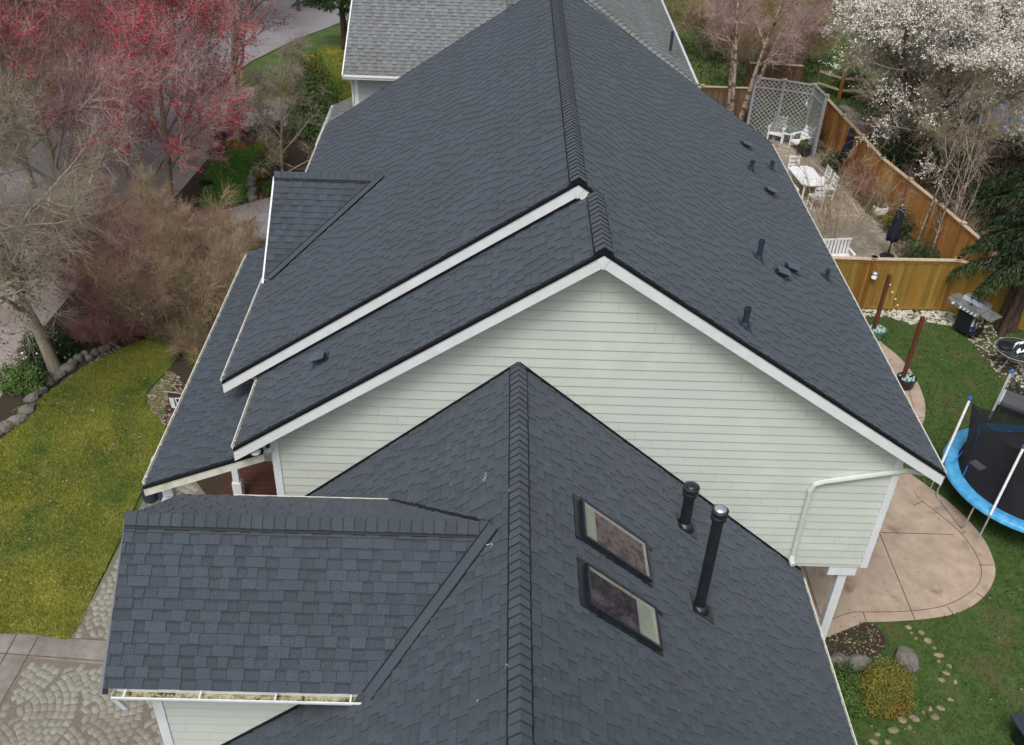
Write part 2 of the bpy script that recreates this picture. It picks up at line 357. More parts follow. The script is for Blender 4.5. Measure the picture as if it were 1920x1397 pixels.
def siding(name, O, u, n, P2, parent, m='siding', e=.178, z0=None, seed=0, joints=3.66, step=.3):
    """P2: convex polygon in (distance along u, height)"""
    rnd = random.Random(seed); O = Vector(O); u = Vector(u); n = Vector(n); Z = Vector((0, 0, 1)); E_ = edges_of(P2)
    s0 = min(p[0] for p in P2)-.2; s1 = max(p[0] for p in P2)+.2; t0 = min(p[1] for p in P2); t1 = max(p[1] for p in P2)
    mb = MB(); z0 = t0 if z0 is None else z0; j = int(math.floor((t0-z0)/e))
    def add(q, tint):
        c = clip(q, E_)
        if len(c) >= 3: mb.poly([O+u*p[0]+Z*p[1]+n*p[2] for p in c], tint)
    add([(s0, t0, 0), (s1, t0, 0), (s1, t1, 0), (s0, t1, 0)], (.55,)*3)
    while z0+j*e < t1:
        ta = z0+j*e; tb = ta+e; off = (-j*step) % joints
        s = s0-joints+off
        while s < s1:
            a, b = s+.002, s+joints-.002; t = rnd.uniform(.975, 1.02)
            add([(a, ta, .014), (b, ta, .014), (b, tb-.002, .004), (a, tb-.002, .004)], (t,)*3)
            add([(a, ta, .001), (b, ta, .001), (b, ta, .014), (a, ta, .014)], (.5,)*3)
            add([(a, ta-.002, .0155), (b, ta-.002, .0155), (b, ta+.009, .0150), (a, ta+.009, .0150)], (.77,)*3)  # grimy butt edge, with the lap's shade line painted into its tint
            add([(a-.003, ta, .0152), (a+.001, ta, .0152), (a+.001, tb, .0062), (a-.003, tb, .0062)], (.72,)*3)
            s += joints
        j += 1
    return mb.build(name, m, parent)
def ridge_caps(name, a, b, sl_a, sl_b, side, parent, m='shingle', seed=0, w=.15, e=.143, vent=True):
    """a is the exposed end (caps lap from b towards a); slopes fall sl_a, sl_b per metre across 'side'"""
    rnd = random.Random(seed); a, b = Vector(a), Vector(b); side = Vector(side).normalized(); d = (b-a); L_ = d.length; d.normalize()
    mb = MB(); k = 0; Z = Vector((0, 0, 1)); lift0 = .035 if vent else .012
    wa = w/math.sqrt(1+sl_a**2); wb = w/math.sqrt(1+sl_b**2)
    while k*e < L_:
        s = k*e; t = min(L_, s+e+.1); h0, h1 = lift0+.030, lift0+.004; ti = rnd.uniform(.86, 1.1); j = rnd.uniform(-.004, .004)
        def P(q, sd_, h, ww, sl): return a+d*q+side*(sd_*ww+j)+Z*(h-ww*sl*abs(sd_))
        A = [P(s, -1, h0, wa, sl_a), P(s, 0, h0+.004, 0, 0), P(s, 1, h0, wb, sl_b)]
        B = [P(t, -1, h1, wa, sl_a), P(t, 0, h1+.004, 0, 0), P(t, 1, h1, wb, sl_b)]
        mb.poly([A[0], A[1], B[1], B[0]], (ti,)*3); mb.poly([A[1], A[2], B[2], B[1]], (ti*1.02,)*3)
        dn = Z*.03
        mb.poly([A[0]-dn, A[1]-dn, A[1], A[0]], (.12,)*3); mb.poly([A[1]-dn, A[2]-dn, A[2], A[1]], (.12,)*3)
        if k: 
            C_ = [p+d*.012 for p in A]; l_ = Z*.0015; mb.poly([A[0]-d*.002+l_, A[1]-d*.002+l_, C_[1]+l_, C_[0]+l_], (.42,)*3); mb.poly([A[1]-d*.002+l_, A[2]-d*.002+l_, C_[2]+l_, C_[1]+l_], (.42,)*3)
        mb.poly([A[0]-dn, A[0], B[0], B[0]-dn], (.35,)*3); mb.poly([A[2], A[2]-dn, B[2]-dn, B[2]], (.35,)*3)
        k += 1
    o = mb.build(name, m, parent)
    if vent:
        v = MB(); ww = w+.024
        for sg, sl in ((-1, sl_a), (1, sl_b)):
            w2 = ww/math.sqrt(1+sl**2)
            q = [a+Z*.028+side*0, a+side*(sg*w2)+Z*(.028-w2*sl), a+side*(sg*w2)+Z*(-.01-w2*sl), a-Z*.01]
            v.prism(q, d*L_)
        v.build('ridge_vent', 'black_edge', parent)
    return o
def gutter(a, b, out, parent, m='off_white', inner='gutter_dirt', w=.125, hgt=.11, hang=.8, ends=True, hangers=True):
    """a,b: top back edge line; out: horizontal unit outward"""
    a, b, out = Vector(a), Vector(b), Vector(out); Z = Vector((0, 0, 1)); mb = MB(); d = (b-a)
    prof = [(0, 0), (0, -hgt), (w*.7, -hgt), (w*.78, -hgt*.5), (w, -hgt*.25), (w, 0), (w-.018, 0), (w-.018, -.012), (w-.012, -hgt*.25),
            (w*.78-.010, -hgt*.52), (w*.7-.006, -hgt+.006), (.006, -hgt+.006), (.006, 0)]
    ring = [a+out*p[0]+Z*p[1] for p in prof]; n = len(ring)
    for i in range(n):
        p, q = ring[i], ring[(i+1) % n]; mb.poly([p, q, q+d, p+d])
    if ends:
        for o_ in (a, b):
            mb.hexa([o_+out*x+Z*z+d.normalized()*y for y in (-.002, .002) for x, z in ((0, -hgt), (w*.75, -hgt), (w, 0), (0, 0))])
    g = mb.build('gutter', m, parent)
    dm = MB(); dm.poly([a+out*.008+Z*(-hgt+.03), a+out*(w*.76)+Z*(-hgt+.03), b+out*(w*.76)+Z*(-hgt+.03), b+out*.008+Z*(-hgt+.03)])
    dm.build('gutter_debris', inner, g)
    if hangers:
        L_ = d.length; k = max(2, int(L_/hang)); dn = d.normalized()
        for i in range(k):
            c = a+dn*(.15+(L_-.3)*i/(k-1)); h = MB()
            h.beam(c-Z*.006-out*.01, c+out*(w-.002)+Z*.004, .022, .006); h.build('gutter_hanger', m, g)
    return g
# ================================================================== MAIN HOUSE
YW, YB, Y2, YE = 12.80, 12.45, 14.36, 26.3        # gable wall, lower barge, upper barge, rear barge
SR, SL = .656, .672
house = thing('house', 'big pale sage house with dark shingle roofs, filling the middle of the photo', 'house', (1.5, 19.0, 0))
AP = YP(1133, 470, YB); XR = 7.56; ZR = AP.z-SR*(XR-AP.x)
XL1 = YP(440, 838, YB).x; ZL1 = AP.z-SL*(AP.x-XL1)
X2 = 1.24; Z2 = AP.z+SR*(AP.x-X2); XL2 = -4.86; ZL2 = Z2-SL*(X2-XL2)
zr = lambda x: AP.z-SR*(x-AP.x)
zl1 = lambda x: AP.z-SL*(AP.x-x)
zl2 = lambda x: Z2-SL*(X2-x)
S_ = [
 ('roof_slope', [(XR, YB, ZR), (XR, Y2+.002, ZR), (AP.x, Y2+.002, AP.z), (AP.x, YB, AP.z)]),
 ('roof_slope', [(XR, Y2+.002, ZR), (XR, YE, ZR), (X2, YE, Z2), (X2, Y2+.002, Z2)]),
 ('roof_slope', [(XL1, YB, ZL1), (XL1, 14.62, ZL1), (AP.x-.03, 14.62, zl1(AP.x-.03)), (AP.x, YB, AP.z)]),
 ('roof_slope', [(XL2, Y2, ZL2), (XL2, YE, ZL2), (X2, YE, Z2), (X2, Y2, Z2)])]
for i, (nm, P) in enumerate(S_):
    roof_slope(nm, P, house, seed=10+i)
    roof_deck('roof_deck', P, house)
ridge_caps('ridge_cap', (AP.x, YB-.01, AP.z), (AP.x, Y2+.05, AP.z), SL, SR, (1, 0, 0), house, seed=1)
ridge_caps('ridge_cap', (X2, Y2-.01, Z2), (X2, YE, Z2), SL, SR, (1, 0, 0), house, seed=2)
def rake(a, b, y, parent, th=.04, hgt=.215, m='white_trim'):
    """bargeboard along a sloping roof edge plus the black drip edge above it; th < 0 for the rear of the roof"""
    a, b = Vector(a), Vector(b); d = (b-a).normalized(); sg_ = 1 if th > 0 else -1
    def band(mb, ya, yb_, z0, z1):
        c = []
        for p in (a, b): c += [Vector((p.x, ya, p.z+z0)), Vector((p.x, yb_, p.z+z0)), Vector((p.x, yb_, p.z+z1)), Vector((p.x, ya, p.z+z1))]
        mb.hexa([c[0], c[1], c[5], c[4], c[3], c[2], c[6], c[7]])
    mb = MB(); band(mb, y-th, y-.002*sg_, -.05-hgt, -.03); mb.build('bargeboard', m, parent)
    e = MB(); band(e, y-th-.016*sg_, y-th-.002*sg_, -.052, .006); band(e, y-th-.002*sg_, y-.002*sg_, -.028, .006)
    n = int((b-a).length/.143); rn = random.Random(int(a.x*10)+n)
    for k in range(n):
        p = a+(b-a)*((k+.5)/n); e.box((p.x, y-th-.016*sg_, p.z+.004), (.12, .016+rn.random()*.012, .014), m=Matrix.Rotation(math.atan2(d.z, d.x)*-1, 3, 'Y'))
    e.build('drip_edge', 'black_edge', parent)
ap = Vector((AP.x, YB, AP.z))
rake((AP.x-.001, YB, AP.z), (XL1-.02, YB, ZL1-.014), YB, house); rake((AP.x+.001, YB, AP.z), (XR+.02, YB, ZR-.013), YB, house)
rake((X2-.001, Y2, Z2), (XL2-.02, Y2, ZL2-.014), Y2, house); rake((X2+.001, Y2, Z2), (X2+.36, Y2, Z2-.36*SR), Y2, house)
for (xa, za, xb, zb) in ((X2, Z2, XL2, ZL2), (X2, Z2, XR, ZR)): rake((xa, YE, za), (xb, YE, zb), YE, house, th=-.04)
# little kite shaped joint boards at the two peaks
for (x, y, z) in ((AP.x, YB, AP.z), (X2, Y2, Z2)):
    mb = MB(); mb.prism([(x, y-.05, z-.075), (x-.09, y-.05, z-.13), (x, y-.05, z-.30), (x+.09, y-.05, z-.13)], (0, .008, 0)); mb.build('peak_trim', 'white_trim', house)
# walls ---------------------------------------------------------
XWL, XWR, ZB = -3.72, 7.0, 2.82
O = Vector((0, YW, 0)); ux = Vector((1, 0, 0)); fy = Vector((0, -1, 0))
g = .17
mbw = MB()      # bodies behind the siding
def body(x0, x1, y0, y1, z0, ztop_l, ztop_r, peak=None, m='siding', name='wall'):
    mb = MB(); f = [(x0, z0), (x1, z0), (x1, ztop_r)]+([peak] if peak else [])+[(x0, ztop_l)]
    mb.prism([(x, y0, z) for x, z in f], (0, y1-y0, 0)); return mb.build(name, m, house)
body(XWL+.02, XWR-.02, YW+.02, 14.7, 2.86, zl1(XWL)-g, zr(XWR)-g, (AP.x, AP.z-g))
body(XWL-.02, XWR-.02, 14.71, YE-.3, 2.86, zl2(XWL)-g, zr(XWR)-g, (X2, Z2-g))
body(XWL+.02, 4.9, YW+.03, YE-.3, 0, 2.85, 2.85)
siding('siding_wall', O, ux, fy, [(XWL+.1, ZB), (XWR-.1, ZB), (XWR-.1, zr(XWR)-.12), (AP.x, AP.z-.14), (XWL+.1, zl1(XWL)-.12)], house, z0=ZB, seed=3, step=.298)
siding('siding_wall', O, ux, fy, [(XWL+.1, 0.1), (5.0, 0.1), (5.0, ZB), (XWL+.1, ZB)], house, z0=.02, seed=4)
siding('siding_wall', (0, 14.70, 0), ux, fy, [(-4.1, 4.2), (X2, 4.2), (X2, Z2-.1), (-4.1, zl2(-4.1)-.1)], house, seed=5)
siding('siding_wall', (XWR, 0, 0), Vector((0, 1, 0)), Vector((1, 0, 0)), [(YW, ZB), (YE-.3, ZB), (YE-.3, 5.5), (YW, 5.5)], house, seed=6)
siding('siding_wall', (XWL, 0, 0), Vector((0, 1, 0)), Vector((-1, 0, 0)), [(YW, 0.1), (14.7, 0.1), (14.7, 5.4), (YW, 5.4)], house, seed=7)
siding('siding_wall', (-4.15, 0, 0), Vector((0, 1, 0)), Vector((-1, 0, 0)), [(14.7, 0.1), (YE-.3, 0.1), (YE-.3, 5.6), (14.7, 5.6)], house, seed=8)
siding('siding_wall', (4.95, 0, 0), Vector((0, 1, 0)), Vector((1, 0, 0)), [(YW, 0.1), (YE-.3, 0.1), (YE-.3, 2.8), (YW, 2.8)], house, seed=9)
def board(name, x0, x1, y0, y1, z0, z1, m='white_trim', parent=None):
    mb = MB(); mb.box(((x0+x1)/2, (y0+y1)/2, (z0+z1)/2), (x1-x0, y1-y0, z1-z0)); return mb.build(name, m, parent or house)
board('corner_board', XWL, XWL+.13, YW-.03, YW+.1, 0, zl1(XWL)-.20); board('corner_board', XWR-.11, XWR+.02, YW-.03, YW+.1, 2.76, zr(XWR)-.24)
board('corner_board', -4.17, -4.03, 14.66, 14.8, 0, zl2(-4.17)-.2)
board('floor_soffit', 5.0, XWR-.02, YW-.001, YE-.3, 2.74, 2.8, 'siding')
board('beam', 6.35, XWR-.13, YW+.02, YW+.26, 2.5, 2.739); 
for y in (YW+.14, 17.2, 21.6):
    mb = MB(); mb.box((6.66, y, 1.27), (.165, .165, 2.46)); mb.box((6.66, y, .1), (.2, .2, .2)); mb.build('porch_post', 'white_trim', house)
board('beam', 6.55, 6.78, YW+.27, YE-.4, 2.5, 2.738)
# gutters -------------------------------------------------------
gutter((XR-.045, YB+.03, ZR-.04), (XR-.045, YE-.03, ZR-.04), (1, 0, 0), house, hang=1.15)
gutter((XL1+.045, YB+.05, ZL1-.04), (XL1+.045, 14.35, ZL1-.04), (-1, 0, 0), house, hang=.9)
gutter((XL2+.045, Y2+.05, ZL2-.04), (XL2+.045, 18.05, ZL2-.04), (-1, 0, 0), house, hang=.9)
gutter((XL2+.045, 21.4, ZL2-.04), (XL2+.045, YE-.05, ZL2-.04), (-1, 0, 0), house, hang=.9)
# downspout from the right eave across the gable wall
Y3 = YW-.06
pts = [Vector((XR+.05, YB+.25, ZR-.16)), Vector((XR+.02, YW-.1, ZR-.30)), YP(1700, 882, Y3), YP(1545, 903, Y3)]
pts += [YP(1528, 908, Y3), YP(1519, 920, Y3), YP(1516, 935, Y3), YP(1487, 1040, Y3), YP(1484, 1050, Y3-.05), YP(1487, 1060, Y3-.16)]
mb = MB(); mb.tube(pts, [.052]*len(pts), 8); mb.build('downspout', 'siding', house)
# curved offset downspouts under the two left eaves + eave light
for (x, y, z, xw) in ((XL1+.3, YW-.05, ZL1-.12, XWL), (XL2+.35, 14.62, ZL2-.1, -4.15)):
    mb = MB(); mb.tube([(x, y, z), (x+.12, y, z-.02), (xw-.12, y, z-.10), (xw-.05, y, z-.2), (xw-.05, y, z-(.34 if y < 13 else 1.2))], .036, 8); mb.build('downspout', 'white_trim', house)
mb = MB(); c = YP(479, 846, YW-.25); mb.lathe(c, [(.03, .06), (.05, .03), (.09, .0), (.08, -.04), (.03, -.05)], 16); lo = mb.build('eave_light', 'white_plastic', house, True)
# cross gable on the front roof ---------------------------------
XG0, YG, ZG = -4.80, 19.64, 7.08
sg = .74
yn = YG-(ZG-5.62)/sg; yf = YG+(ZG-5.62)/sg
xv = lambda z: X2-(Z2-z)/SL
P = [(XG0, yn, 5.62), (xv(5.62), yn, 5.62), (xv(ZG), YG, ZG), (XG0, YG, ZG)]
roof_slope('roof_slope', P, house, seed=20); roof_deck('roof_deck', P, house, .1)
P = [(XG0, yf, 5.62), (xv(5.62), yf, 5.62), (xv(ZG), YG, ZG), (XG0, YG, ZG)]
roof_slope('roof_slope', P, house, seed=21); roof_deck('roof_deck', P, house, .1)
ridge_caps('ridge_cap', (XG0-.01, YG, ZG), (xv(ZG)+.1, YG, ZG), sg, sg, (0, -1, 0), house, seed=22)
nV = Vector((-SL, 0, 1)).normalized()+Vector((0, -sg, 1)).normalized(); nV.normalize()
mb = MB(); mb.beam(Vector((xv(ZG), YG, ZG))+nV*.06, Vector((xv(5.62), yn, 5.62))+nV*.06, .13, .03, up=nV); mb.build('valley_flashing', 'shingle', house)
sV = (Vector((xv(5.62), yn, 5.62))-Vector((xv(ZG), YG, ZG))).cross(nV).normalized()
for k in (-1, 1):
    mb = MB(); mb.beam(Vector((xv(ZG), YG, ZG))+nV*.064+sV*(k*.076), Vector((xv(5.62), yn, 5.62))+nV*.064+sV*(k*.076), .02, .03, up=nV); mb.build('valley_flashing', 'black_edge', house)
for (y0) in (yn, yf):
    mb = MB(); mb.beam((XG0-.02, YG, ZG-.11), (XG0-.02, y0, 5.5), .04, .16); mb.build('bargeboard', 'white_trim', house)
mb = MB(); mb.prism([(XG0+.35, yn+.3, 4.0), (XG0+.35, yf-.3, 4.0), (XG0+.35, yf-.3, 5.6), (XG0+.35, YG, ZG-.15), (XG0+.35, yn+.3, 5.6)], (.05, 0, 0)); mb.build('wall', 'siding', house)
# front porch roof ----------------------------------------------
pa = YP(487, 849, 12.7); pb = YP(270, 913, 12.7); XP0 = pb.x+.02
sp = (pa.z-pb.z)/(pa.x-pb.x); ZP0 = pb.z+.05; zp = lambda x: ZP0+sp*(x-XP0); YPE = 20.9
P = [(XP0, 12.7, ZP0), (XP0, YPE, ZP0), (-4.15, YPE, zp(-4.15)), (-4.15, 14.7, zp(-4.15)), (XWL, 14.7, zp(XWL)), (XWL, 12.7, zp(XWL))]
roof_slope('roof_slope', [P[0], P[1], (XWL, YPE, zp(XWL)), P[5]], house, seed=30)
roof_deck('roof_deck', [P[0], P[1], (XWL, YPE, zp(XWL)), P[5]], house, .08)
rake((XWL-.1, 12.7, zp(XWL-.1)), (XP0-.02, 12.7, ZP0-.01), 12.70, house, hgt=.17, m='off_white')
gutter((XP0+.04, 12.8, ZP0-.035), (XP0+.04, YPE, ZP0-.035), (-1, 0, 0), house, inner='gutter_moss', hang=.8)
mb = MB(); c = YP(482, 872, 13.0); mb.beam((XWL-.12, 12.75, zp(XWL-.12)+.09), (XWL-.12, 13.1, zp(XWL-.12)+.09), .2, .02, up=(-.4, 0, 1)); mb.build('step_flashing', 'slate_metal', house)
board('porch_ceiling', XP0+.15, XWL-.01, 14.2, YPE, 4.0, 4.04, 'siding'); 
mb = MB(); mb.prism([(-5.0, 13.3, zp(-5)-.30), (XWL-.01, 13.3, zp(-5)-.30), (XWL-.01, 13.3, zp(XWL)-.14), (-5.0, 13.3, zp(-5)-.14)], (0, .06, 0)); mb.build('porch_gable', 'siding', house)
for y in (13.0, 16.8, 20.6):
    mb = MB(); mb.box((XP0+.2, y, 1.9), (.14, .14, 3.8)); mb.box((XP0+.2, y, .4), (.2, .2, .8)); mb.box((XP0+.2, y, 3.7), (.2, .2, .16)); mb.build('porch_post', 'white_trim', house)
board('beam', XP0+.11, XP0+.29, 13.07, YPE-.1, 3.81, 4.02)
mb = MB()
for i in range(48):
    y = 12.98+i*.142
    if y > 19.8: break
    mb.box((-4.95, y, .34), (2.36, .134, .03), tint=(.8+.35*random.Random(i).random(),)*3)
mb.build('porch_deck', 'deck_wood', house)
board('deck_skirt', -6.2, -6.14, 12.95, 19.7, 0, .34, 'deck_wood')
# far end and roof fixtures -------------------------------------
def on(u, v, s, n=None):
    """point of a roof slope seen at a photo pixel: s in 'R','L1','L2','GR','GL'"""
    nn, cc = PLN[s]; return PL(u, v, nn, cc)
PLN = {'R': ((SR, 0, 1), AP.z+SR*AP.x), 'L1': ((-SL, 0, 1), AP.z-SL*AP.x), 'L2': ((-SL, 0, 1), Z2-SL*X2)}
def slope_frame(s):
    n = Vector(PLN[s][0]).normalized(); u = Vector((0, 0, 1)).cross(n).normalized(); return Matrix((u, n.cross(u), n)).transposed()
def pipe_vent(u, v, s, hgt, r, parent, label=None, m='slate_metal'):
    p = on(u, v, s); Fm = slope_frame(s); mb = MB(); mb.tube([p-Vector((0, 0, .1)), p+Vector((0, 0, hgt))], r, 14)
    mb.tube([p+Vector((0, 0, hgt-.04)), p+Vector((0, 0, hgt+.006))], r*1.18, 14)
    o = mb.build('vent_pipe', m, parent, False)
    if label: o['label'] = label
    f = MB(); f.box(p+Fm @ Vector((0, .02, .022)), (.22, .28, .004), m=Fm); f.lathe(p+Vector((0, 0, 0)), [(r*1.5, -.03), (r*1.45, .02), (r*1.2, .07), (r*1.02, .09)], 14)
    f.build('pipe_flashing', m, o)
    k = MB(); k.tube([p+Vector((0, 0, hgt+.004)), p+Vector((0, 0, hgt+.009))], r*.78, 12); k.build('pipe_opening', 'black_edge', o)
    return o
def box_vent(u, v, s, parent, k=.95):
    p = on(u, v, s); Fm = slope_frame(s); mb = MB(); q = lambda x, y, z: p+Fm @ Vector((x*k, y*k, z*k))
    mb.box(q(0, 0, .017), (.30*k, .34*k, .006), m=Fm)
    mb.hexa([q(-.09, .10, .02), q(.09, .10, .02), q(.11, -.06, .02), q(-.11, -.06, .02), q(-.10, .10, .07), q(.10, .10, .07), q(.12, -.12, .135), q(-.12, -.12, .135)])
    o = mb.build('box_vent', 'black_metal', parent)
    h = MB(); h.hexa([q(-.12, .11, .072), q(.12, .11, .072), q(.14, -.15, .142), q(-.14, -.15, .142), q(-.12, .11, .084), q(.12, .11, .084), q(.14, -.15, .154), q(-.14, -.15, .154)])
    h.build('vent_hood', 'hood_metal', o); return o
for (u, v) in ((1396, 274), (1441, 361), (1480, 506), (1462, 515)): box_vent(u, v, 'R', house)
box_vent(603, 675, 'L1', house)
for (u, v, h_, r_) in ((1408, 319, .24, .052), (1446, 317, .21, .045), (1422, 486, .40, .052), (1549, 523, .22, .042), (1396, 612, .34, .050)): pipe_vent(u, v, 'R', h_, r_, house)
# ================================================================== FRONT WING (garage), joined to the house
GX, GZ, SG = .39, 7.14, .833
GR = 5.80; GZR = GZ-SG*(GR-GX); GL = -3.45; YN = 3.4
wing = house
P = [(GR, YN, GZR), (GR, YW-.012, GZR), (GX, YW-.012, GZ), (GX, YN, GZ)]
roof_slope('roof_slope', P, wing, seed=40); roof_deck('roof_deck', P, wing)
zg = lambda x: GZ-SG*(GX-x)
P = [(GL, YN, zg(GL)), (GL, YW-.012, zg(GL)), (GX, YW-.012, GZ), (GX, YN, GZ)]
roof_slope('roof_slope', P, wing, seed=41); roof_deck('roof_deck', P, wing)
GL2 = -5.2
P = [(GL2, YN, zg(GL2)), (GL2, 8.088, zg(GL2)), (GL-.001, 8.088, zg(GL)), (GL-.001, YN, zg(GL))]
roof_slope('roof_slope', P, wing, seed=42); roof_deck('roof_deck', P, wing)
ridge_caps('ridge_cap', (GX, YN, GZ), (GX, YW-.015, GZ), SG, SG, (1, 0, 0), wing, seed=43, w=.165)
PLN['GR'] = ((SG, 0, 1), GZ+SG*GX); PLN['GL'] = ((-SG, 0, 1), GZ-SG*GX)
# black flashing where the wing roof meets the big gable wall
for sgn, xe in ((1, GR), (-1, GL)):
    mb = MB(); mb.beam((GX, YW-.022, GZ+.03), (xe, YW-.022, GZ-SG*abs(xe-GX)+.03), .02, .05); mb.build('step_flashing', 'black_edge', wing)
mb = MB(); mb.beam((-1.5, 8.078, zg(-1.5)+.03), (GL2, 8.078, zg(GL2)+.03), .02, .05); mb.build('step_flashing', 'black_edge', wing)
gutter((GR-.05, YN, GZR-.045), (GR-.05, YW-.15, GZR-.045), (1, 0, 0), wing, hang=.55, inner='gutter_dirt')
# cross gable of the wing
ZC, YC, XC0 = 6.855, 9.46, -4.76
zlow = 5.62; scn = (ZC-zlow)/(YC-7.74); scf = (ZC-5.56)/(11.25-YC)
xg = lambda z: GX-(GZ-z)/SG
yl = 7.70; zlw = ZC-scn*(YC-yl)
P = [(XC0, yl, zlw), (xg(zlw), yl, zlw), (xg(ZC), YC, ZC), (XC0-.03, YC, ZC)]
roof_slope('roof_slope', P, wing, seed=50, e=.140, wscale=1.15); roof_deck('roof_deck', P, wing, .1)
P = [(XC0, 11.27, 5.55), (xg(5.55), 11.27, 5.55), (xg(ZC), YC, ZC), (XC0, YC, ZC)]
roof_slope('roof_slope', P, wing, seed=51); roof_deck('roof_deck', P, wing, .1)
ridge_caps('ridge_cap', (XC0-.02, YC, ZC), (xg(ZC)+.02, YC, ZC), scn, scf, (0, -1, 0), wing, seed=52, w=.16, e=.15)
nA = Vector((SG*-1, 0, 1)).normalized()+Vector((0, -scn, 1)).normalized(); nA.normalize()
a = Vector((xg(ZC)+.03, YC-.06, ZC+.01)); b = Vector((xg(zlw)+.04, yl-.05, zlw+.0)); dA = (b-a).normalized(); sA = dA.cross(nA).normalized()
mb = MB(); mb.beam(a+nA*.068, b+nA*.068, .14, .035, up=nA); mb.build('valley_flashing', 'shingle', wing)
for k in (-1, 1):
    mb = MB(); mb.beam(a+nA*.070+sA*(k*.082), b+nA*.070+sA*(k*.082), .022, .035, up=nA); mb.build('valley_flashing', 'black_edge', wing)
mb = MB(); mb.beam((xg(ZC), YC+.1, ZC-.02), (xg(5.55)-.02, 11.25, 5.56), .12, .04, up=(-.4, .4, .8)); mb.build('valley_flashing', 'black_edge', wing)
gutter((XC0+.12, yl+.055, zlw-.04), (xg(zlw)-.05, yl+.055, zlw-.04), (0, -1, 0), wing, m='white_trim', inner='gutter_moss', w=.16, hang=.75)
gutter((-3.98, 11.235, 5.51), (xg(5.55)-.02, 11.235, 5.51), (0, 1, 0), wing, m='off_white', hang=.9)
for (y0, z0) in ((yl, zlw), (11.27, 5.55)):
    mb = MB(); mb.beam((XC0-.02, YC, ZC-.12), (XC0-.02, y0, z0-.12), .04, .2); mb.build('bargeboard', 'slate_metal', wing)
mb = MB(); mb.beam((XC0+.12, yl-.03, zlw-.13), (XC0+.2, yl+.02, zlw-.42), .07, .05, up=(0, 1, 0)); mb.build('downspout_outlet', 'white_trim', wing)
# wing walls
def wall_prism(name, pts, vec, m='siding'):
    mb = MB(); mb.prism(pts, vec); return mb.build(name, m, wing)
wall_prism('wall', [(-4.36, 8.12, 0), (-4.36, 10.95, 0), (-4.36, 10.95, 5.45), (-4.36, YC, ZC-.25), (-4.36, 8.12, 5.45)], (.1, 0, 0))
wall_prism('wall', [(-4.25, 10.9, 0), (-1.0, 10.9, 0), (-1.0, 10.9, 5.6), (-4.25, 10.9, 5.6)], (0, .08, 0))
wall_prism('wall', [(-4.2, 8.12, 0), (5.2, 8.12, 0), (5.2, 8.12, 2.9), (GX, 8.12, 6.9), (-1.6, 8.12, 5.6), (-4.2, 8.12, 5.6)], (0, .06, 0))
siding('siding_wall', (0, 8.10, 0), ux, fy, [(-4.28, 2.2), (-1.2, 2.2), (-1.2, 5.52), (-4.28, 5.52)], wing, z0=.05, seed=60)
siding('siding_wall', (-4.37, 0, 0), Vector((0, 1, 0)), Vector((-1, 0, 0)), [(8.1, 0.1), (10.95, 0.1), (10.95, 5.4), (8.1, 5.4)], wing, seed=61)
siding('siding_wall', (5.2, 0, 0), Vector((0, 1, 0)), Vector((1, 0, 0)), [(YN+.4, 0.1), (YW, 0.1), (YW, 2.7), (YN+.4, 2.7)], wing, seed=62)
board('corner_board', -4.40, -4.27, 8.07, 8.2, 0, 5.52); board('fascia', XC0+.1, xg(zlw)-.05, yl+.057, yl+.09, zlw-.2, zlw-.04)
mb = MB(); mb.tube([G(306, 1397)+Vector((0, 0, 3.5)), G(306, 1397)+Vector((0, 0, 3.5))+Vector((.0, .0, -1.5))], .01, 4)
wall_prism('wall', [(-4.3, YN+.4, 0), (5.2, YN+.4, 0), (5.2, YN+.4, 2.8), (GX, YN+.4, 6.9), (-4.3, YN+.4, 3.1)], (0, .08, 0))
wall_prism('wall', [(5.1, YN+.4, 0), (5.18, YN+.4, 0), (5.18, YN+.4, 2.7), (5.1, YN+.4, 2.7)], (0, YW-YN-.4, 0))
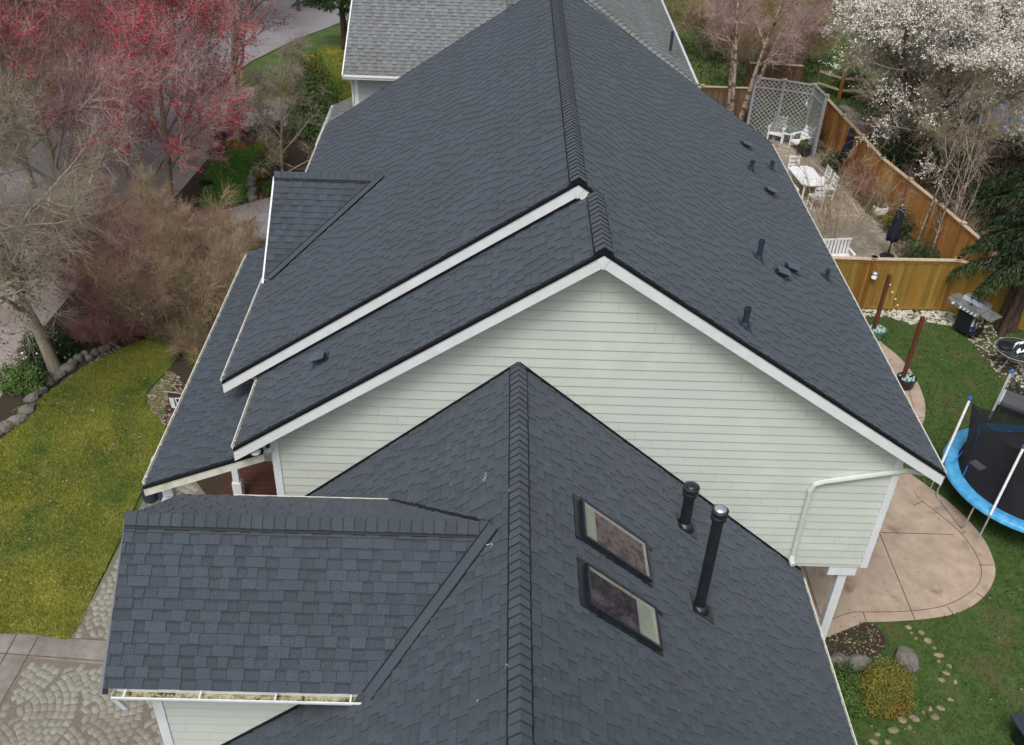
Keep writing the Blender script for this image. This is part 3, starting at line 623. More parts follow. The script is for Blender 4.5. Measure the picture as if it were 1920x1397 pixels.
# skylights
Fg = slope_frame('GR')           # x along -y?, y up the slope, z normal
def skylight(c4, well, parent, label):
    """c4: photo pixels of upper-back, lower-back, lower-front, upper-front corners of the frame on the slope"""
    pts = [on(u, v, 'GR') for u, v in c4]; c = sum(pts, Vector())/4
    du = ((pts[0]-pts[1]).length+(pts[3]-pts[2]).length)/2; dw = ((pts[0]-pts[3]).length+(pts[1]-pts[2]).length)/2
    q = lambda x, y, z: c+Fg @ Vector((x, y, z))
    W2, L2, hh, f = dw/2, du/2, .085, .035
    fr = MB()
    for (x0, x1, y0, y1) in ((-W2, W2, L2-f, L2), (-W2, W2, -L2, -L2+f), (-W2, -W2+f, -L2+f, L2-f), (W2-f, W2, -L2+f, L2-f)):
        fr.hexa([q(x0, y0, .0), q(x1, y0, .0), q(x1, y1, .0), q(x0, y1, .0), q(x0, y0, hh), q(x1, y0, hh), q(x1, y1, hh), q(x0, y1, hh)])
    s = fr.build('skylight', 'black_metal', parent); s['label'] = label
    cur = MB()
    e = .05
    for (x0, x1, y0, y1) in ((-W2-e, W2+e, L2+.002, L2+.13), (-W2-e, W2+e, -L2-e, -L2-.002), (-W2-e, -W2-.002, -L2-.002, L2+.002), (W2+.002, W2+e, -L2-.002, L2+.002)):
        cur.hexa([q(x0, y0, .0), q(x1, y0, .0), q(x1, y1, .0), q(x0, y1, .0), q(x0, y0, .035), q(x1, y0, .035), q(x1, y1, .035), q(x0, y1, .035)])
    cur.hexa([q(W2-.02, -L2-.18, .012), q(W2+.06, -L2-.18, .012), q(W2+.06, -L2-.05, .014), q(W2-.02, -L2-.05, .014), q(W2-.02, -L2-.18, .022), q(W2+.06, -L2-.18, .022), q(W2+.06, -L2-.05, .024), q(W2-.02, -L2-.05, .024)])
    cur.build('skylight_flashing', 'black_metal', s)
    gl = MB(); gl.hexa([q(-W2+f, -L2+f, hh-.012), q(W2-f, -L2+f, hh-.012), q(W2-f, L2-f, hh-.012), q(-W2+f, L2-f, hh-.012), q(-W2+f, -L2+f, hh-.006), q(W2-f, -L2+f, hh-.006), q(W2-f, L2-f, hh-.006), q(-W2+f, L2-f, hh-.006)])
    gl.build('glass', 'pane_glass', s)
    bd = MB()
    for (x0, x1, y0, y1) in ((-W2+f, W2-f, L2-f-.02, L2-f), (-W2+f, W2-f, -L2+f, -L2+f+.02), (-W2+f, -W2+f+.016, -L2+f+.02, L2-f-.02), (W2-f-.016, W2-f, -L2+f+.02, L2-f-.02)):
        bd.hexa([q(x0, y0, .03), q(x1, y0, .03), q(x1, y1, .03), q(x0, y1, .03), q(x0, y0, hh-.016), q(x1, y0, hh-.016), q(x1, y1, hh-.016), q(x0, y1, hh-.016)])
    bd.build('inner_frame', 'off_white', s)
    wl = MB(); i = f
    wl.poly([q(-W2+i, -L2+i, .028), q(W2-i, -L2+i, .028), q(W2-i, L2-i, .028), q(-W2+i, L2-i, .028)])
    wl.build('well_lining', 'skylight_well', s)
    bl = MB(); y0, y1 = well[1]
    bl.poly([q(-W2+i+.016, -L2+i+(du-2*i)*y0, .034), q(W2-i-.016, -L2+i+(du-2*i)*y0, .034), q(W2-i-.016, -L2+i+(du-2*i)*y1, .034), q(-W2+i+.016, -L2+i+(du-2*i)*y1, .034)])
    bl.build('reflection', well[0], s)  # painted panel under the glass, imitates mirrored branches
skylight([(1086, 945), (1206, 1018), (1213, 1084), (1090, 1020)], ('plum_reflection', (.02, .80)), wing, 'upper skylight with painted pinkish brown tree reflection')
skylight([(1094, 1065), (1224, 1140), (1232, 1213), (1100, 1148)], ('dark_reflection', (.26, .97)), wing, 'lower skylight with painted dark purple tree reflection')
# flues
def flue(u, v, hgt, r, parent, capm, label):
    p = on(u, v, 'GR'); mb = MB(); mb.tube([p-Vector((0, 0, .2)), p+Vector((0, 0, hgt))], r, 20); o = mb.build('flue', 'black_metal', parent, False); o['label'] = label
    f = MB(); f.lathe(p, [(r*1.9, -.12), (r*1.85, .0), (r*1.6, .06), (r*1.1, .10)], 20); f.box(p+Fg @ Vector((0, -.04, .024)), (.36, .46, .008), m=Fg); f.build('flue_flashing', 'black_metal', o)
    for z in (hgt-.10, ):
        c = MB(); c.lathe(p+Vector((0, 0, z)), [(r*1.05, -.03), (r*1.38, -.01), (r*1.38, .05), (r*1.15, .06), (r*1.15, .09), (r*1.45, .10), (r*1.45, .15), (r*1.1, .165)], 20); c.build('flue_collar', 'black_metal', o)
    c = MB(); c.lathe(p+Vector((0, 0, hgt+.066)), [(r*1.1, 0), (r*1.05, .012), (r*.6, .03), (.01, .036)], 20); c.build('flue_cap', capm, o, True)
flue(1283, 985, .80, .092, wing, 'black_metal', 'short black flue beside the big gable wall')
flue(1311, 1140, 1.95, .082, wing, 'steel', 'tall thin black flue with shiny metal cap')
# old scuffs on the wing roof
for i, (u, v, w_) in enumerate(((908, 899, .10), (912, 893, .07), (955, 922, .05), (913, 1010, .09), (920, 1026, .10), (953, 1250, .05), (898, 1315, .04), (1017, 1275, .03))):
    p = on(u, v, 'GL' if u < 978 else 'GR'); Fm = slope_frame('GL' if u < 978 else 'GR'); mb = MB(); rn = random.Random(i)
    for k in range(5):
        a = rn.uniform(0, 6.28); c = p+Fm @ Vector((rn.uniform(-w_, w_)*.5, rn.uniform(-w_, w_)*.5, .026+k*.0006)); l = rn.uniform(.2, .6)*w_
        mb.box(c, (l, l*.25, .001), m=Fm @ Matrix.Rotation(a, 3, 'Z'))
    mb.build('scuff_mark', 'bird_dropping', wing)
# blown-in needles, petals and grit lying on the shingles
for key, (x0, x1, y0, y1), n_ in (('R', (1.8, 7.4, 14.5, 26), 150), ('L2', (-4.6, 1.0, 14.6, 26), 140), ('GR', (.8, 5.6, 5, 12.6), 90), ('GL', (-3.0, 0, 5, 12.5), 60), ('L1', (-4.0, 1.2, 12.6, 14.3), 30)):
    nn, cc = PLN[key]; Fm = slope_frame(key); mb = MB(); rn = random.Random(n_)
    for i in range(n_):
        x, y = rn.uniform(x0, x1), rn.uniform(y0, y1); z = cc-nn[0]*x; l = rn.uniform(.008, .03); t = rn.choice((.55, .8, 1.0))
        mb.box(Vector((x, y, z))+Fm @ Vector((0, 0, .024)), (l, l*rn.uniform(.2, .9), .003), m=Fm @ Matrix.Rotation(rn.uniform(0, 3), 3, 'Z'), tint=(t, t*.95, t*.85))
    o = mb.build('roof_litter', 'chip', house); o['kind'] = 'stuff'
# ================================================================== NEIGHBOUR'S HOUSE
nb = thing('house', 'neighbour house with weathered light grey shingle roof, at the top of the photo', 'house', (1, 36, 0))
ZN = 5.3
n0 = G(640, 146, ZN); n1 = G(1303, 155, ZN); yN = (n0.y+n1.y)/2; x0n, x1n = n0.x, n1.x+.02
# slope from the hip line seen in the photo
hip = ray(1160, 0); SN = .5
xr = (x0n+x1n)/2; depth = 13.5; rise = SN
yR = yN+(x1n-x0n)/2*.0+6.2
def zn(y): return ZN+SN*(y-yN)
ridge_y = yN+5.8; ridge_z = zn(ridge_y); hx = x1n-5.8
P = [(x0n, yN, ZN), (x1n, yN, ZN), (hx, ridge_y, ridge_z), (x0n, ridge_y, ridge_z)]
roof_slope('roof_slope', P, nb, m='shingle_grey', seed=70, e=.16); roof_deck('roof_deck', P, nb)
P = [(x1n, yN, ZN), (x1n, yN+16, ZN), (hx, yN+16, ridge_z), (hx, ridge_y, ridge_z)]
roof_slope('roof_slope', P, nb, m='shingle_grey', seed=71, e=.16); roof_deck('roof_deck', P, nb)
P = [(x0n, yN+16, ZN-1), (x0n, ridge_y, ridge_z), (hx, ridge_y, ridge_z), (hx, yN+16, ZN-1)]
roof_slope('roof_slope', P, nb, m='shingle_grey', seed=72, e=.16); roof_deck('roof_deck', P, nb)
ridge_caps('hip_cap', (x1n, yN, ZN+.02), (hx, ridge_y, ridge_z+.02), .35, .35, (1, 1, 0), nb, m='shingle_grey', seed=73, w=.16, e=.2, vent=False)
gutter((x0n, yN+.01, ZN-.03), (x1n, yN+.01, ZN-.03), (0, -1, 0), nb, m='white_trim', hang=1.2)
gutter((x1n-.01, yN, ZN-.03), (x1n-.01, yN+14, ZN-.03), (1, 0, 0), nb, m='white_trim', hang=1.4)
mb = MB(); mb.beam((x0n-.02, yN, ZN-.1), (x0n-.02, ridge_y, ridge_z-.1), .04, .2); mb.build('bargeboard', 'white_trim', nb)
xw0 = YP(664, 152, yN+.4).x
mb = MB(); mb.prism([(xw0, yN+.45, 0), (x1n-.5, yN+.45, 0), (x1n-.5, yN+.45, ZN-.05), (xw0, yN+.45, ZN-.05)], (0, 14, 0)); mb.build('wall', 'siding_grey', nb)
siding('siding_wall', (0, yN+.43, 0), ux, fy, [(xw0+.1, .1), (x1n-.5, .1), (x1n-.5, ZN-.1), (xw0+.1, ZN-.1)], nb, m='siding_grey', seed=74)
board('corner_board', xw0-.02, xw0+.12, yN+.40, yN+.5, 0, ZN-.1, parent=nb)
board('soffit', x0n, x1n, yN+.02, yN+.44, ZN-.14, ZN-.1, parent=nb)
mb = MB(); mb.tube([(xw0-.1, yN+.02, ZN-.1), (xw0-.1, yN+.3, ZN-.3), (xw0-.06, yN+.38, ZN-.5), (xw0-.06, yN+.38, 3.2)], .04, 8); mb.build('downspout', 'white_trim', nb)
# chimney pipe and vent
q = YP(946, 20, yN+2.4); zz = zn(q.y)
mb = MB(); pp = Vector((q.x, q.y, q.z)); mb.tube([pp, pp+Vector((0, 0, 1.3))], .09, 16); fl = mb.build('flue', 'galv', nb)
mb = MB(); mb.lathe(pp, [(.24, -.3), (.2, -.1), (.12, 0.0), (.12, .05)], 16); mb.build('flue_flashing', 'galv', fl)
pv = G(1259, 78, ZN+.75); mb = MB(); mb.tube([pv-Vector((0, 0, .3)), pv+Vector((0, 0, .35))], .05, 10); mb.build('vent_pipe', 'slate_metal', nb)
# low porch roof beside the neighbour's wall
a = G(628, 196, 3.3); b = G(608, 240, 3.3)
P = [(a.x, yN-4.2, 3.3), (a.x, yN+1.2, 3.3), (xw0+.6, yN+1.2, 3.3+.4*(xw0+.6-a.x)), (xw0+.6, yN-4.2, 3.3+.4*(xw0+.6-a.x))]
P = [(a.x, a.y-3.5, 3.3), (a.x, a.y, 3.3), (xw0+.1, a.y, 3.3+.45*(xw0+.1-a.x)), (xw0+.1, a.y-3.5, 3.3+.45*(xw0+.1-a.x))]
roof_slope('roof_slope', P, nb, m='shingle_grey', seed=75, e=.16); roof_deck('roof_deck', P, nb)
gutter((a.x, a.y-3.5, 3.27), (a.x, a.y, 3.27), (-1, 0, 0), nb, m='white_trim')
mb = MB(); mb.box((xw0-.6, a.y-1.75, 1.55), (.14, 3.2, 3.1)); mb.build('wall', 'siding_grey', nb)
# ================================================================== GROUND
def inside(poly, x, y):
    c = np.zeros(len(x), bool); n = len(poly)
    for i in range(n):
        (x0, y0), (x1, y1) = poly[i][:2], poly[(i+1) % n][:2]
        if y0 == y1: continue
        c ^= ((y0 > y) != (y1 > y)) & (x < (x1-x0)*(y-y0)/(y1-y0)+x0)
    return c
def sheet(name, pts, z, m, kind='structure'):
    mb = MB(); mb.poly([(p[0], p[1], z) for p in pts]); o = mb.build(name, m)
    if kind: o['kind'] = kind
    return o
def smooth_(pts, k=3):
    out = []; n = len(pts)
    for i in range(n):
        a, b, c, d = (Vector((*pts[(i+j) % n][:2], 0)) for j in (-1, 0, 1, 2))
        for t in range(k):
            t /= k; out.append(tuple(.5*((2*b)+(c-a)*t+(2*a-5*b+4*c-d)*t*t+(3*b-a-3*c+d)*t**3))[:2])
    return out
sheet('ground', [(-150, -40), (150, -40), (150, 260), (-150, 260)], -.03, 'back_grass')
# street and pavement, far left
near_curb = gp([(-1300, 1250), (-700, 960), (-260, 700), (-120, 610), (0, 520), (90, 468), (180, 415), (250, 365), (290, 325), (320, 270), (352, 215), (400, 165), (470, 115), (560, 72), (640, 42), (700, 20)])
far_curb = gp([(700, -40), (560, -20), (420, -5), (330, 5), (250, 25), (200, 62), (178, 100), (165, 145), (130, 172), (60, 186), (0, 190), (-120, 230), (-300, 300), (-800, 480), (-1500, 700)])
street = near_curb+far_curb
sheet('street', street, -.022, 'asphalt')
sw_out = near_curb[1:11]; sw_in = gp([(510, 160), (470, 205), (436, 240), (404, 278), (372, 318), (340, 360), (300, 405), (170, 505), (60, 640), (0, 745), (-90, 860)])
sheet('sidewalk', near_curb[2:12]+sw_in, -.014, 'sidewalk')
mb = MB()
for a, b in zip(near_curb[:-1], near_curb[1:]): mb.beam((a[0], a[1], .0), (b[0], b[1], .0), .15, .1)
o = mb.build('curb', 'sidewalk'); o['kind'] = 'structure'
mb = MB()
for a, b in zip(far_curb[:-1], far_curb[1:]): mb.beam((a[0], a[1], .0), (b[0], b[1], .0), .18, .12)
o = mb.build('curb', 'pale_lichen'); o['kind'] = 'structure'
mb = MB()      # expansion joints of the pavement
for (a, b) in (((352, 215), (436, 240)), ((320, 270), (404, 278)), ((300, 310), (372, 318)), ((270, 345), (340, 360)), ((225, 383), (300, 405)), ((120, 450), (200, 480)), ((20, 510), (120, 560))):
    p, q = G(*a), G(*b); mb.beam(p+Vector((0, 0, -.009)), q+Vector((0, 0, -.009)), .02, .006)
o = mb.build('pavement_joint', 'joint'); o['kind'] = 'structure'
sheet('path', gp([(436, 240), (470, 205), (505, 180), (552, 182), (590, 205), (560, 232), (520, 238), (470, 250), (440, 262), (420, 268)]), -.009, 'sidewalk')
nl = gp([(470, 192), (500, 150), (560, 110), (620, 84), (660, 75), (660, 190), (600, 190), (540, 180), (500, 184)])
sheet('neighbour_lawn', nl, -.006, 'moss_grass')
sheet('verge', gp([(0, 180), (100, 172), (150, 140), (160, 110), (150, 80), (60, 95), (0, 110), (-200, 140), (-300, 260)]), -.012, 'moss_grass')
bed = gp([(415, 266), (440, 262), (480, 250), (530, 238), (590, 215), (650, 190), (700, 300), (600, 420), (520, 366), (460, 380), (400, 402), (330, 420), (250, 470), (300, 400), (340, 356), (380, 308)])
sheet('planting_bed', bed, -.004, 'mulch')
sl_ = smooth_(gp([(404, 296), (440, 279), (490, 273), (494, 286), (470, 330), (464, 372), (425, 384), (380, 392), (376, 370), (388, 322)]))
sheet('small_lawn', sl_, .012, 'deep_grass')
sheet('side_path', gp([(300, 432), (400, 400), (460, 383), (520, 366), (700, 380), (700, 430), (520, 400), (440, 420), (380, 445), (330, 470)]), .004, 'asphalt')
sheet('planting_bed', gp([(300, 432), (330, 470), (440, 420), (700, 430), (520, 700), (330, 1000), (245, 985), (290, 900), (300, 800), (330, 700), (215, 645), (0, 800), (-80, 900), (-80, 850), (0, 745), (60, 640), (170, 505)]), -.008, 'mulch')
sheet('planting_bed', [(-7.3, 12.9), (-3.8, 12.9), (-3.8, 21), (-7.6, 21)], -.018, 'mulch')
lawn = smooth_(gp([(-420, 1160), (-420, 1050), (-180, 985), (-50, 880), (8, 822), (48, 772), (88, 738), (150, 696), (215, 662), (262, 640), (330, 628), (352, 640), (318, 690), (276, 735), (282, 770), (318, 812), (300, 850), (262, 930), (225, 1010), (170, 1125), (133, 1196), (60, 1190)]), 2)
sheet('front_lawn', lawn, .006, 'moss_grass')
# driveway and front walk with fan shaped cobbles
walk = gp([(133, 1197), (245, 985), (288, 900), (350, 880), (392, 935), (430, 1210)])
drive = gp([(-620, 1145), (0, 1184), (133, 1197), (300, 1206), (560, 1220), (520, 1700), (-800, 1700)])
sheet('driveway', drive, .000, 'drive_band'); sheet('front_walk', walk, .004, 'paver_joint')
inner = gp([(50, 1233), (215, 1248), (560, 1275), (520, 1700), (-190, 1700), (-10, 1344)])
sheet('driveway_field', inner, .004, 'paver_joint')
def cobbles(name, region, origin, seed):
    rn = random.Random(seed); xs = [p[0] for p in region]; ys = [p[1] for p in region]
    Rf, ring = 1.18, .131; V_, F_, T_ = [], [], []
    quads = []
    for i in range(-14, 14):
        for j in range(-10, 10):
            cx = origin[0]+i*.62; cy = origin[1]+j*2.36+(1.18 if i % 2 else 0)
            if not (min(xs)-2 < cx < max(xs)+2 and min(ys)-2 < cy < max(ys)+2): continue
            for k in range(1, 9):
                r0, r1 = k*ring, (k+1)*ring-.005; na = max(4, int(2*math.pi*r0/.15)); ph = rn.random()
                for a in range(na):
                    a0 = (a+ph)/na*2*math.pi; a1 = a0+2*math.pi/na-.006/r0
                    am = (a0+a1)/2; mx, my = cx+(r0+r1)/2*math.cos(am), cy+(r0+r1)/2*math.sin(am)
                    ok = True
                    for (di, dj) in ((-1, -.5), (-1, .5), (-2, 0), (-3, .5), (-3, -.5), (-4, 0)):
                        ox, oy = cx+di*.62, cy+dj*2.36
                        if math.hypot(mx-ox, my-oy) < Rf+.03: ok = False; break
                    if not ok: continue
                    quads.append([(cx+r*math.cos(t), cy+r*math.sin(t)) for r, t in ((r0, a0), (r1, a0), (r1, a1), (r0, a1))])
    q = np.array(quads); c = q.mean(1); keep = inside(region, c[:, 0], c[:, 1])
    for d in range(4): keep &= inside(region, q[:, d, 0], q[:, d, 1])
    q = q[keep]; n = len(q); rng = np.random.default_rng(seed)
    top = np.concatenate([q, np.full((n, 4, 1), .0055)], 2)+np.concatenate([np.zeros((n, 1, 2)), rng.uniform(0, .0008, (n, 1, 1))], 2)
    bot = np.concatenate([q, np.full((n, 4, 1), .004)], 2)
    o_ = (top-top.mean(1, keepdims=True))*.985+top.mean(1, keepdims=True)
    V8 = np.concatenate([o_, bot], 1).reshape(-1, 3); b = np.arange(n)[:, None]*8
    F8 = np.concatenate([b+np.array(f) for f in ((0, 1, 2, 3), (0, 4, 5, 1), (1, 5, 6, 2), (2, 6, 7, 3), (3, 7, 4, 0))], 0)
    tn = np.tile(rng.uniform(.92, 1.06, n), 5)
    o = npmesh(name, V8, F8, 'paver', tint=tn); o['kind'] = 'structure'; return o
cobbles('driveway_cobbles', inner, G(20, 1340)[:2], 3); cobbles('walk_cobbles', walk, G(180, 1290)[:2], 4)
mb = MB()
for (a, b) in (((0, 1225), (560, 1268)), ((31, 1190), (-30, 1300)), ((72, 1194), (-40, 1395)), ((215, 1213), (203, 1247)), ((133, 1197), (400, 1212)), ((-40, 1222), (0, 1226))):
    p, q = G(*a), G(*b); mb.beam(p+Vector((0, 0, .006)), q+Vector((0, 0, .006)), .018, .006)
o = mb.build('driveway_joint', 'joint'); o['kind'] = 'structure'
# back yard -----------------------------------------------------
yard = [(7.0, 4.0), (26, 4.0), (24, 20.5), (14.9, 26.4), (11, 26.45), (4.8, 26.45), (4.8, 4)]
sheet('back_lawn', yard, -.010, 'grass')
pat = smooth_(gp([(1540, 1167), (1620, 1167), (1700, 1164), (1775, 1155), (1822, 1137), (1852, 1110), (1866, 1078), (1862, 1048), (1845, 1012), (1815, 975), (1775, 938), (1730, 905), (1697, 882), (1660, 860)]), 3)
pat = pat[:-3]
lobe2 = gp([(1560, 850), (1700, 850), (1722, 815), (1734, 782), (1733, 750), (1718, 712), (1694, 678), (1655, 645), (1610, 625), (1400, 700)])
patf = list(pat)+[(4.9, pat[-1][1]), (4.9, pat[0][1])]; sheet('concrete_patio', patf, .006, 'patio')
sheet('concrete_patio', smooth_(lobe2, 2), .010, 'patio')
def ribbon(name, pts, w_, z, m):
    mb = MB()
    for a, b in zip(pts[:-1], pts[1:]): mb.beam((a[0], a[1], z), (b[0], b[1], z), w_, .004)
    o = mb.build(name, m); o['kind'] = 'structure'; return o
ribbon('patio_joint', smooth_(gp([(1536, 1147), (1600, 1148), (1690, 1147), (1760, 1139), (1806, 1120), (1834, 1096), (1840, 1068), (1828, 1036), (1803, 1002), (1765, 968), (1722, 935), (1683, 905)]), 4)[2:-6], .014, .0125, 'joint')
for L_ in ([(1645, 990), (1715, 1162)], [(1652, 999), (1788, 1003)], [(1505, 1054), (1540, 1165)], [(1803, 1002), (1810, 996)], [(1834, 1060), (1862, 1060)], [(1830, 1113), (1855, 1126)], [(1776, 1138), (1790, 1155)], [(1618, 1148), (1624, 1166)], [(1712, 948), (1732, 940)]):
    ribbon('patio_joint', gp(L_), .016, .0125, 'joint')
for L_ in ([(1648, 706), (1712, 706)], [(1680, 790), (1733, 783)], [(1660, 690), (1672, 672)], [(1700, 720), (1712, 760), (1712, 800)]):
    ribbon('patio_joint', gp(L_), .014, .0165, 'joint')
sheet('planting_bed', smooth_(gp([(1555, 1167), (1640, 1170), (1660, 1215), (1610, 1240), (1560, 1245), (1530, 1215)]), 2), .002, 'mulch')
# gravel strips along the fence
def scatter(name, region, n, size, z, m, seed, flat=.35, kind='stuff', label=None, cat=None):
    rng = np.random.default_rng(seed); xs = [p[0] for p in region]; ys = [p[1] for p in region]
    x = rng.uniform(min(xs), max(xs), n*3); y = rng.uniform(min(ys), max(ys), n*3); k = inside(region, x, y); x, y = x[k][:n], y[k][:n]; n = len(x)
    s = size*rng.uniform(.5, 1.3, n); ang = rng.uniform(0, 6.28, n)
    base = np.array([[-.5, -.4, 0], [.5, -.5, 0], [.45, .5, 0], [-.5, .45, 0], [0, 0, 1]]) + 0
    P = np.tile(base, (n, 1, 1))+rng.uniform(-.15, .15, (n, 5, 3)); P[:, :4, 2] = 0
    P[..., 2] *= flat
    c, s_ = np.cos(ang)[:, None], np.sin(ang)[:, None]
    X = (P[..., 0]*c-P[..., 1]*s_)*s[:, None]+x[:, None]; Y = (P[..., 0]*s_+P[..., 1]*c)*s[:, None]+y[:, None]; Z = P[..., 2]*s[:, None]+z
    V_ = np.stack([X, Y, Z], 2).reshape(-1, 3); b = np.arange(n)[:, None]*5
    F_ = np.concatenate([b+np.array(f) for f in ((0, 1, 4), (1, 2, 4), (2, 3, 4), (3, 0, 4))], 0)
    o = npmesh(name, V_, F_, m, tint=np.tile(rng.uniform(.7, 1.1, n), 4)); tag(o, label, cat, kind=kind); return o
def blades(name, region, n, h, m, seed, label, z=0.0, lean=.6, wd=.012, holes=()):
    rng = np.random.default_rng(seed); xs = [p[0] for p in region]; ys = [p[1] for p in region]
    x = rng.uniform(min(xs), max(xs), int(n*2.2)); y = rng.uniform(min(ys), max(ys), int(n*2.2)); k = inside(region, x, y)
    for h_ in holes: k &= ~inside(h_, x, y)
    pn = np.sin(x*2.1+np.sin(y*1.7)*1.3)*np.cos(y*2.4+np.sin(x*1.3)*1.7)+.5*np.sin(x*5.3+y*3.1)
    k &= rng.uniform(-1.4, .5, len(x)) < pn*.8+.35
    x, y, pn = x[k][:n], y[k][:n], pn[k][:n]; n = len(x)
    a = rng.uniform(0, 6.28, n); hh = h*rng.uniform(.5, 1.4, n); w_ = wd*rng.uniform(.6, 1.4, n)
    dx, dy = np.cos(a)*w_, np.sin(a)*w_; la = rng.uniform(0, 6.28, n); ll = hh*rng.uniform(.1, lean*1.6, n)
    A = np.stack([x-dx, y-dy, np.full(n, z)], 1); B = np.stack([x+dx, y+dy, np.full(n, z)], 1); C_ = np.stack([x+np.cos(la)*ll, y+np.sin(la)*ll, z+hh], 1)
    V_ = np.stack([A, B, C_], 1).reshape(-1, 3); F_ = np.arange(n*3).reshape(n, 3)
    o = npmesh(name, V_, F_, m, tint=np.clip(rng.uniform(.6, 1.15, n)+pn*.12, .4, 1.3)); tag(o, label, 'grass', kind='stuff'); return o
strip = smooth_(gp([(1605, 582), (1700, 583), (1790, 588), (1800, 606), (1830, 640), (1860, 690), (1905, 745), (1925, 735), (1925, 700), (1880, 650), (1830, 612), (1795, 598), (1760, 603), (1700, 606), (1640, 592)]), 2)
gs = gp([(1600, 580), (1790, 583), (1795, 600), (1790, 612), (1730, 604), (1705, 608), (1680, 598), (1655, 592), (1615, 594)])
scatter('white_bark_chips', gs, 620, .07, .0, 'white_chip', 5, label='strip of white chips on the ground along the near fence', cat='gravel')
gs2 = gp([(1790, 583), (1850, 600), (1880, 625), (1925, 690), (1925, 745), (1900, 745), (1868, 700), (1830, 650), (1795, 612)])
sheet('planting_bed', gs2, -.003, 'brown_soil')
scatter('white_bark_chips', gs2, 420, .065, .0, 'white_chip', 6, label='pale chips scattered on the soil between the grill and the round glass table', cat='gravel')
# flagstone / brick courtyard beyond the near fence
court = gp([(1430, 240), (1470, 235), (1530, 280), (1560, 320), (1605, 390), (1650, 430), (1690, 470), (1690, 520), (1570, 520), (1480, 380)])
court = [(6.2, 26.7)]+gp([(1430, 262), (1440, 232), (1500, 240), (1530, 285), (1560, 320), (1600, 372), (1640, 415), (1672, 450), (1690, 520)])+[(13.9, 26.7)]
sheet('courtyard', court, .0, 'brick_paver')
def herring(region, seed):
    rng = np.random.default_rng(seed); q = []; a = .52; L_, W_ = .21, .105
    for i in range(-120, 120):
        for j in range(-60, 60):
            ox, oy = 10+(i*W_*1.0)*math.cos(a)-(j*L_*1.0+(i % 2)*L_/2)*math.sin(a), 34+(i*W_)*math.sin(a)+(j*L_+(i % 2)*L_/2)*math.cos(a)
            q.append((ox, oy))
    q = np.array(q); k = inside(region, q[:, 0], q[:, 1]); q = q[k]; n = len(q)
    c = np.array([[-.5, -.5], [.5, -.5], [.5, .5], [-.5, .5]])*np.array([W_*.86, L_*.92]); R2 = np.array([[math.cos(a), -math.sin(a)], [math.sin(a), math.cos(a)]])
    c = c @ R2.T; P = q[:, None, :]+c[None]; P = np.concatenate([P, np.full((n, 4, 1), .008)], 2)
    lic = np.clip(np.exp(-((q[:, 0]-12.9)**2+(q[:, 1]-28.2)**2)/2.2)+.5*(np.sin(q[:, 0]*1.7)*np.cos(q[:, 1]*1.3) > .55), 0, 1)
    t = rng.uniform(.8, 1.08, n)+lic*rng.uniform(0, .85, n)
    o = npmesh('courtyard_bricks', P.reshape(-1, 3), np.arange(n*4).reshape(n, 4), 'brick_paver', tint=t); o['kind'] = 'structure'
herring(court, 3)
cbed = [tuple(p) for p in court[3:11]]+[(15.4, 26.7), (14.4, 31.9), (13.6, 38.2), (13.4, 40), (12.9, 41)]
sheet('planting_bed', cbed, -.004, 'brown_soil')
ribbon('bed_edging', gp([(1520, 303), (1545, 325), (1575, 352), (1598, 380), (1612, 405)]), .07, .03, 'pale_lichen')
ribbon('bed_edging', gp([(1560, 405), (1600, 404), (1632, 412), (1655, 425)]), .06, .012, 'pale_lichen')
# rough ground beyond the long fence
sheet('rough_ground', [(13.5, 41.2), (13.6, 36), (15.0, 30), (16, 26.5), (26, 20.5), (45, 20), (45, 46), (30, 48), (18, 45)], -.016, 'brown_soil')
# ================================================================== FENCES
def fence(name, label, pts, h, m, seed, post_h=.12, posts=2.4, group=None, capm='cap_wood', rails=True, plank=.14):
    pts = [Vector((p[0], p[1], 0)) for p in pts]; t = thing(name, label, 'fence', tuple(pts[0]), 0, group); rn = random.Random(seed)
    for a, b in zip(pts[:-1], pts[1:]):
        d = b-a; L_ = d.length; d.normalize(); nrm = Vector((-d.y, d.x, 0)); az = math.atan2(d.y, d.x); n = int(L_/plank); mb = MB()
        for k in range(n):
            c = a+d*((k+.5)*L_/n); t_ = rn.uniform(.78, 1.14); wv = rn.uniform(-.004, .004)
            mb.box((c.x+nrm.x*wv, c.y+nrm.y*wv, h/2+.02), (L_/n-.004, .02, h-.04), az, (t_, t_*rn.uniform(.95, 1.03), t_*rn.uniform(.9, 1.05)))
        mb.build('fence_panel', m, t)
        c = MB(); c.beam(a+Vector((0, 0, h+.012)), b+Vector((0, 0, h+.012)), .14, .035); c.build('cap_rail', capm, t)
        c = MB()
        for z in (.3, h-.16):
            c.beam(a+nrm*.04+Vector((0, 0, z)), b+nrm*.04+Vector((0, 0, z)), .04, .09); c.beam(a-nrm*.022+Vector((0, 0, h-.07 if z > 1 else .08)), b-nrm*.022+Vector((0, 0, h-.07 if z > 1 else .08)), .016, .09)
        c.build('rail', m, t)
        k = max(1, round(L_/posts))
        for i in range(k+1):
            c = a+d*(L_*i/k); p = MB(); p.box((c.x, c.y, (h+.05)/2), (.1, .1, h+.05), az, (.72, .62, .58)); q = p.build('post', m, t)
            if post_h:
                p = MB(); p.box((c.x, c.y, h+.075), (.16, .16, .04), az); p.build('post_cap', capm, q)
    return t
ztop = 1.78
lf = [G(u, v, ztop) for u, v in ((1550, 184), (1572, 218), (1615, 262), (1655, 297), (1718, 345), (1762, 383), (1808, 426), (1853, 462))]
fence('wooden_fence', 'long orange cedar fence running diagonally between the courtyard and the blossoming tree', [(p.x, p.y) for p in (lf[0], lf[3], lf[5], lf[7])], ztop, 'fence', 4, posts=1.9)
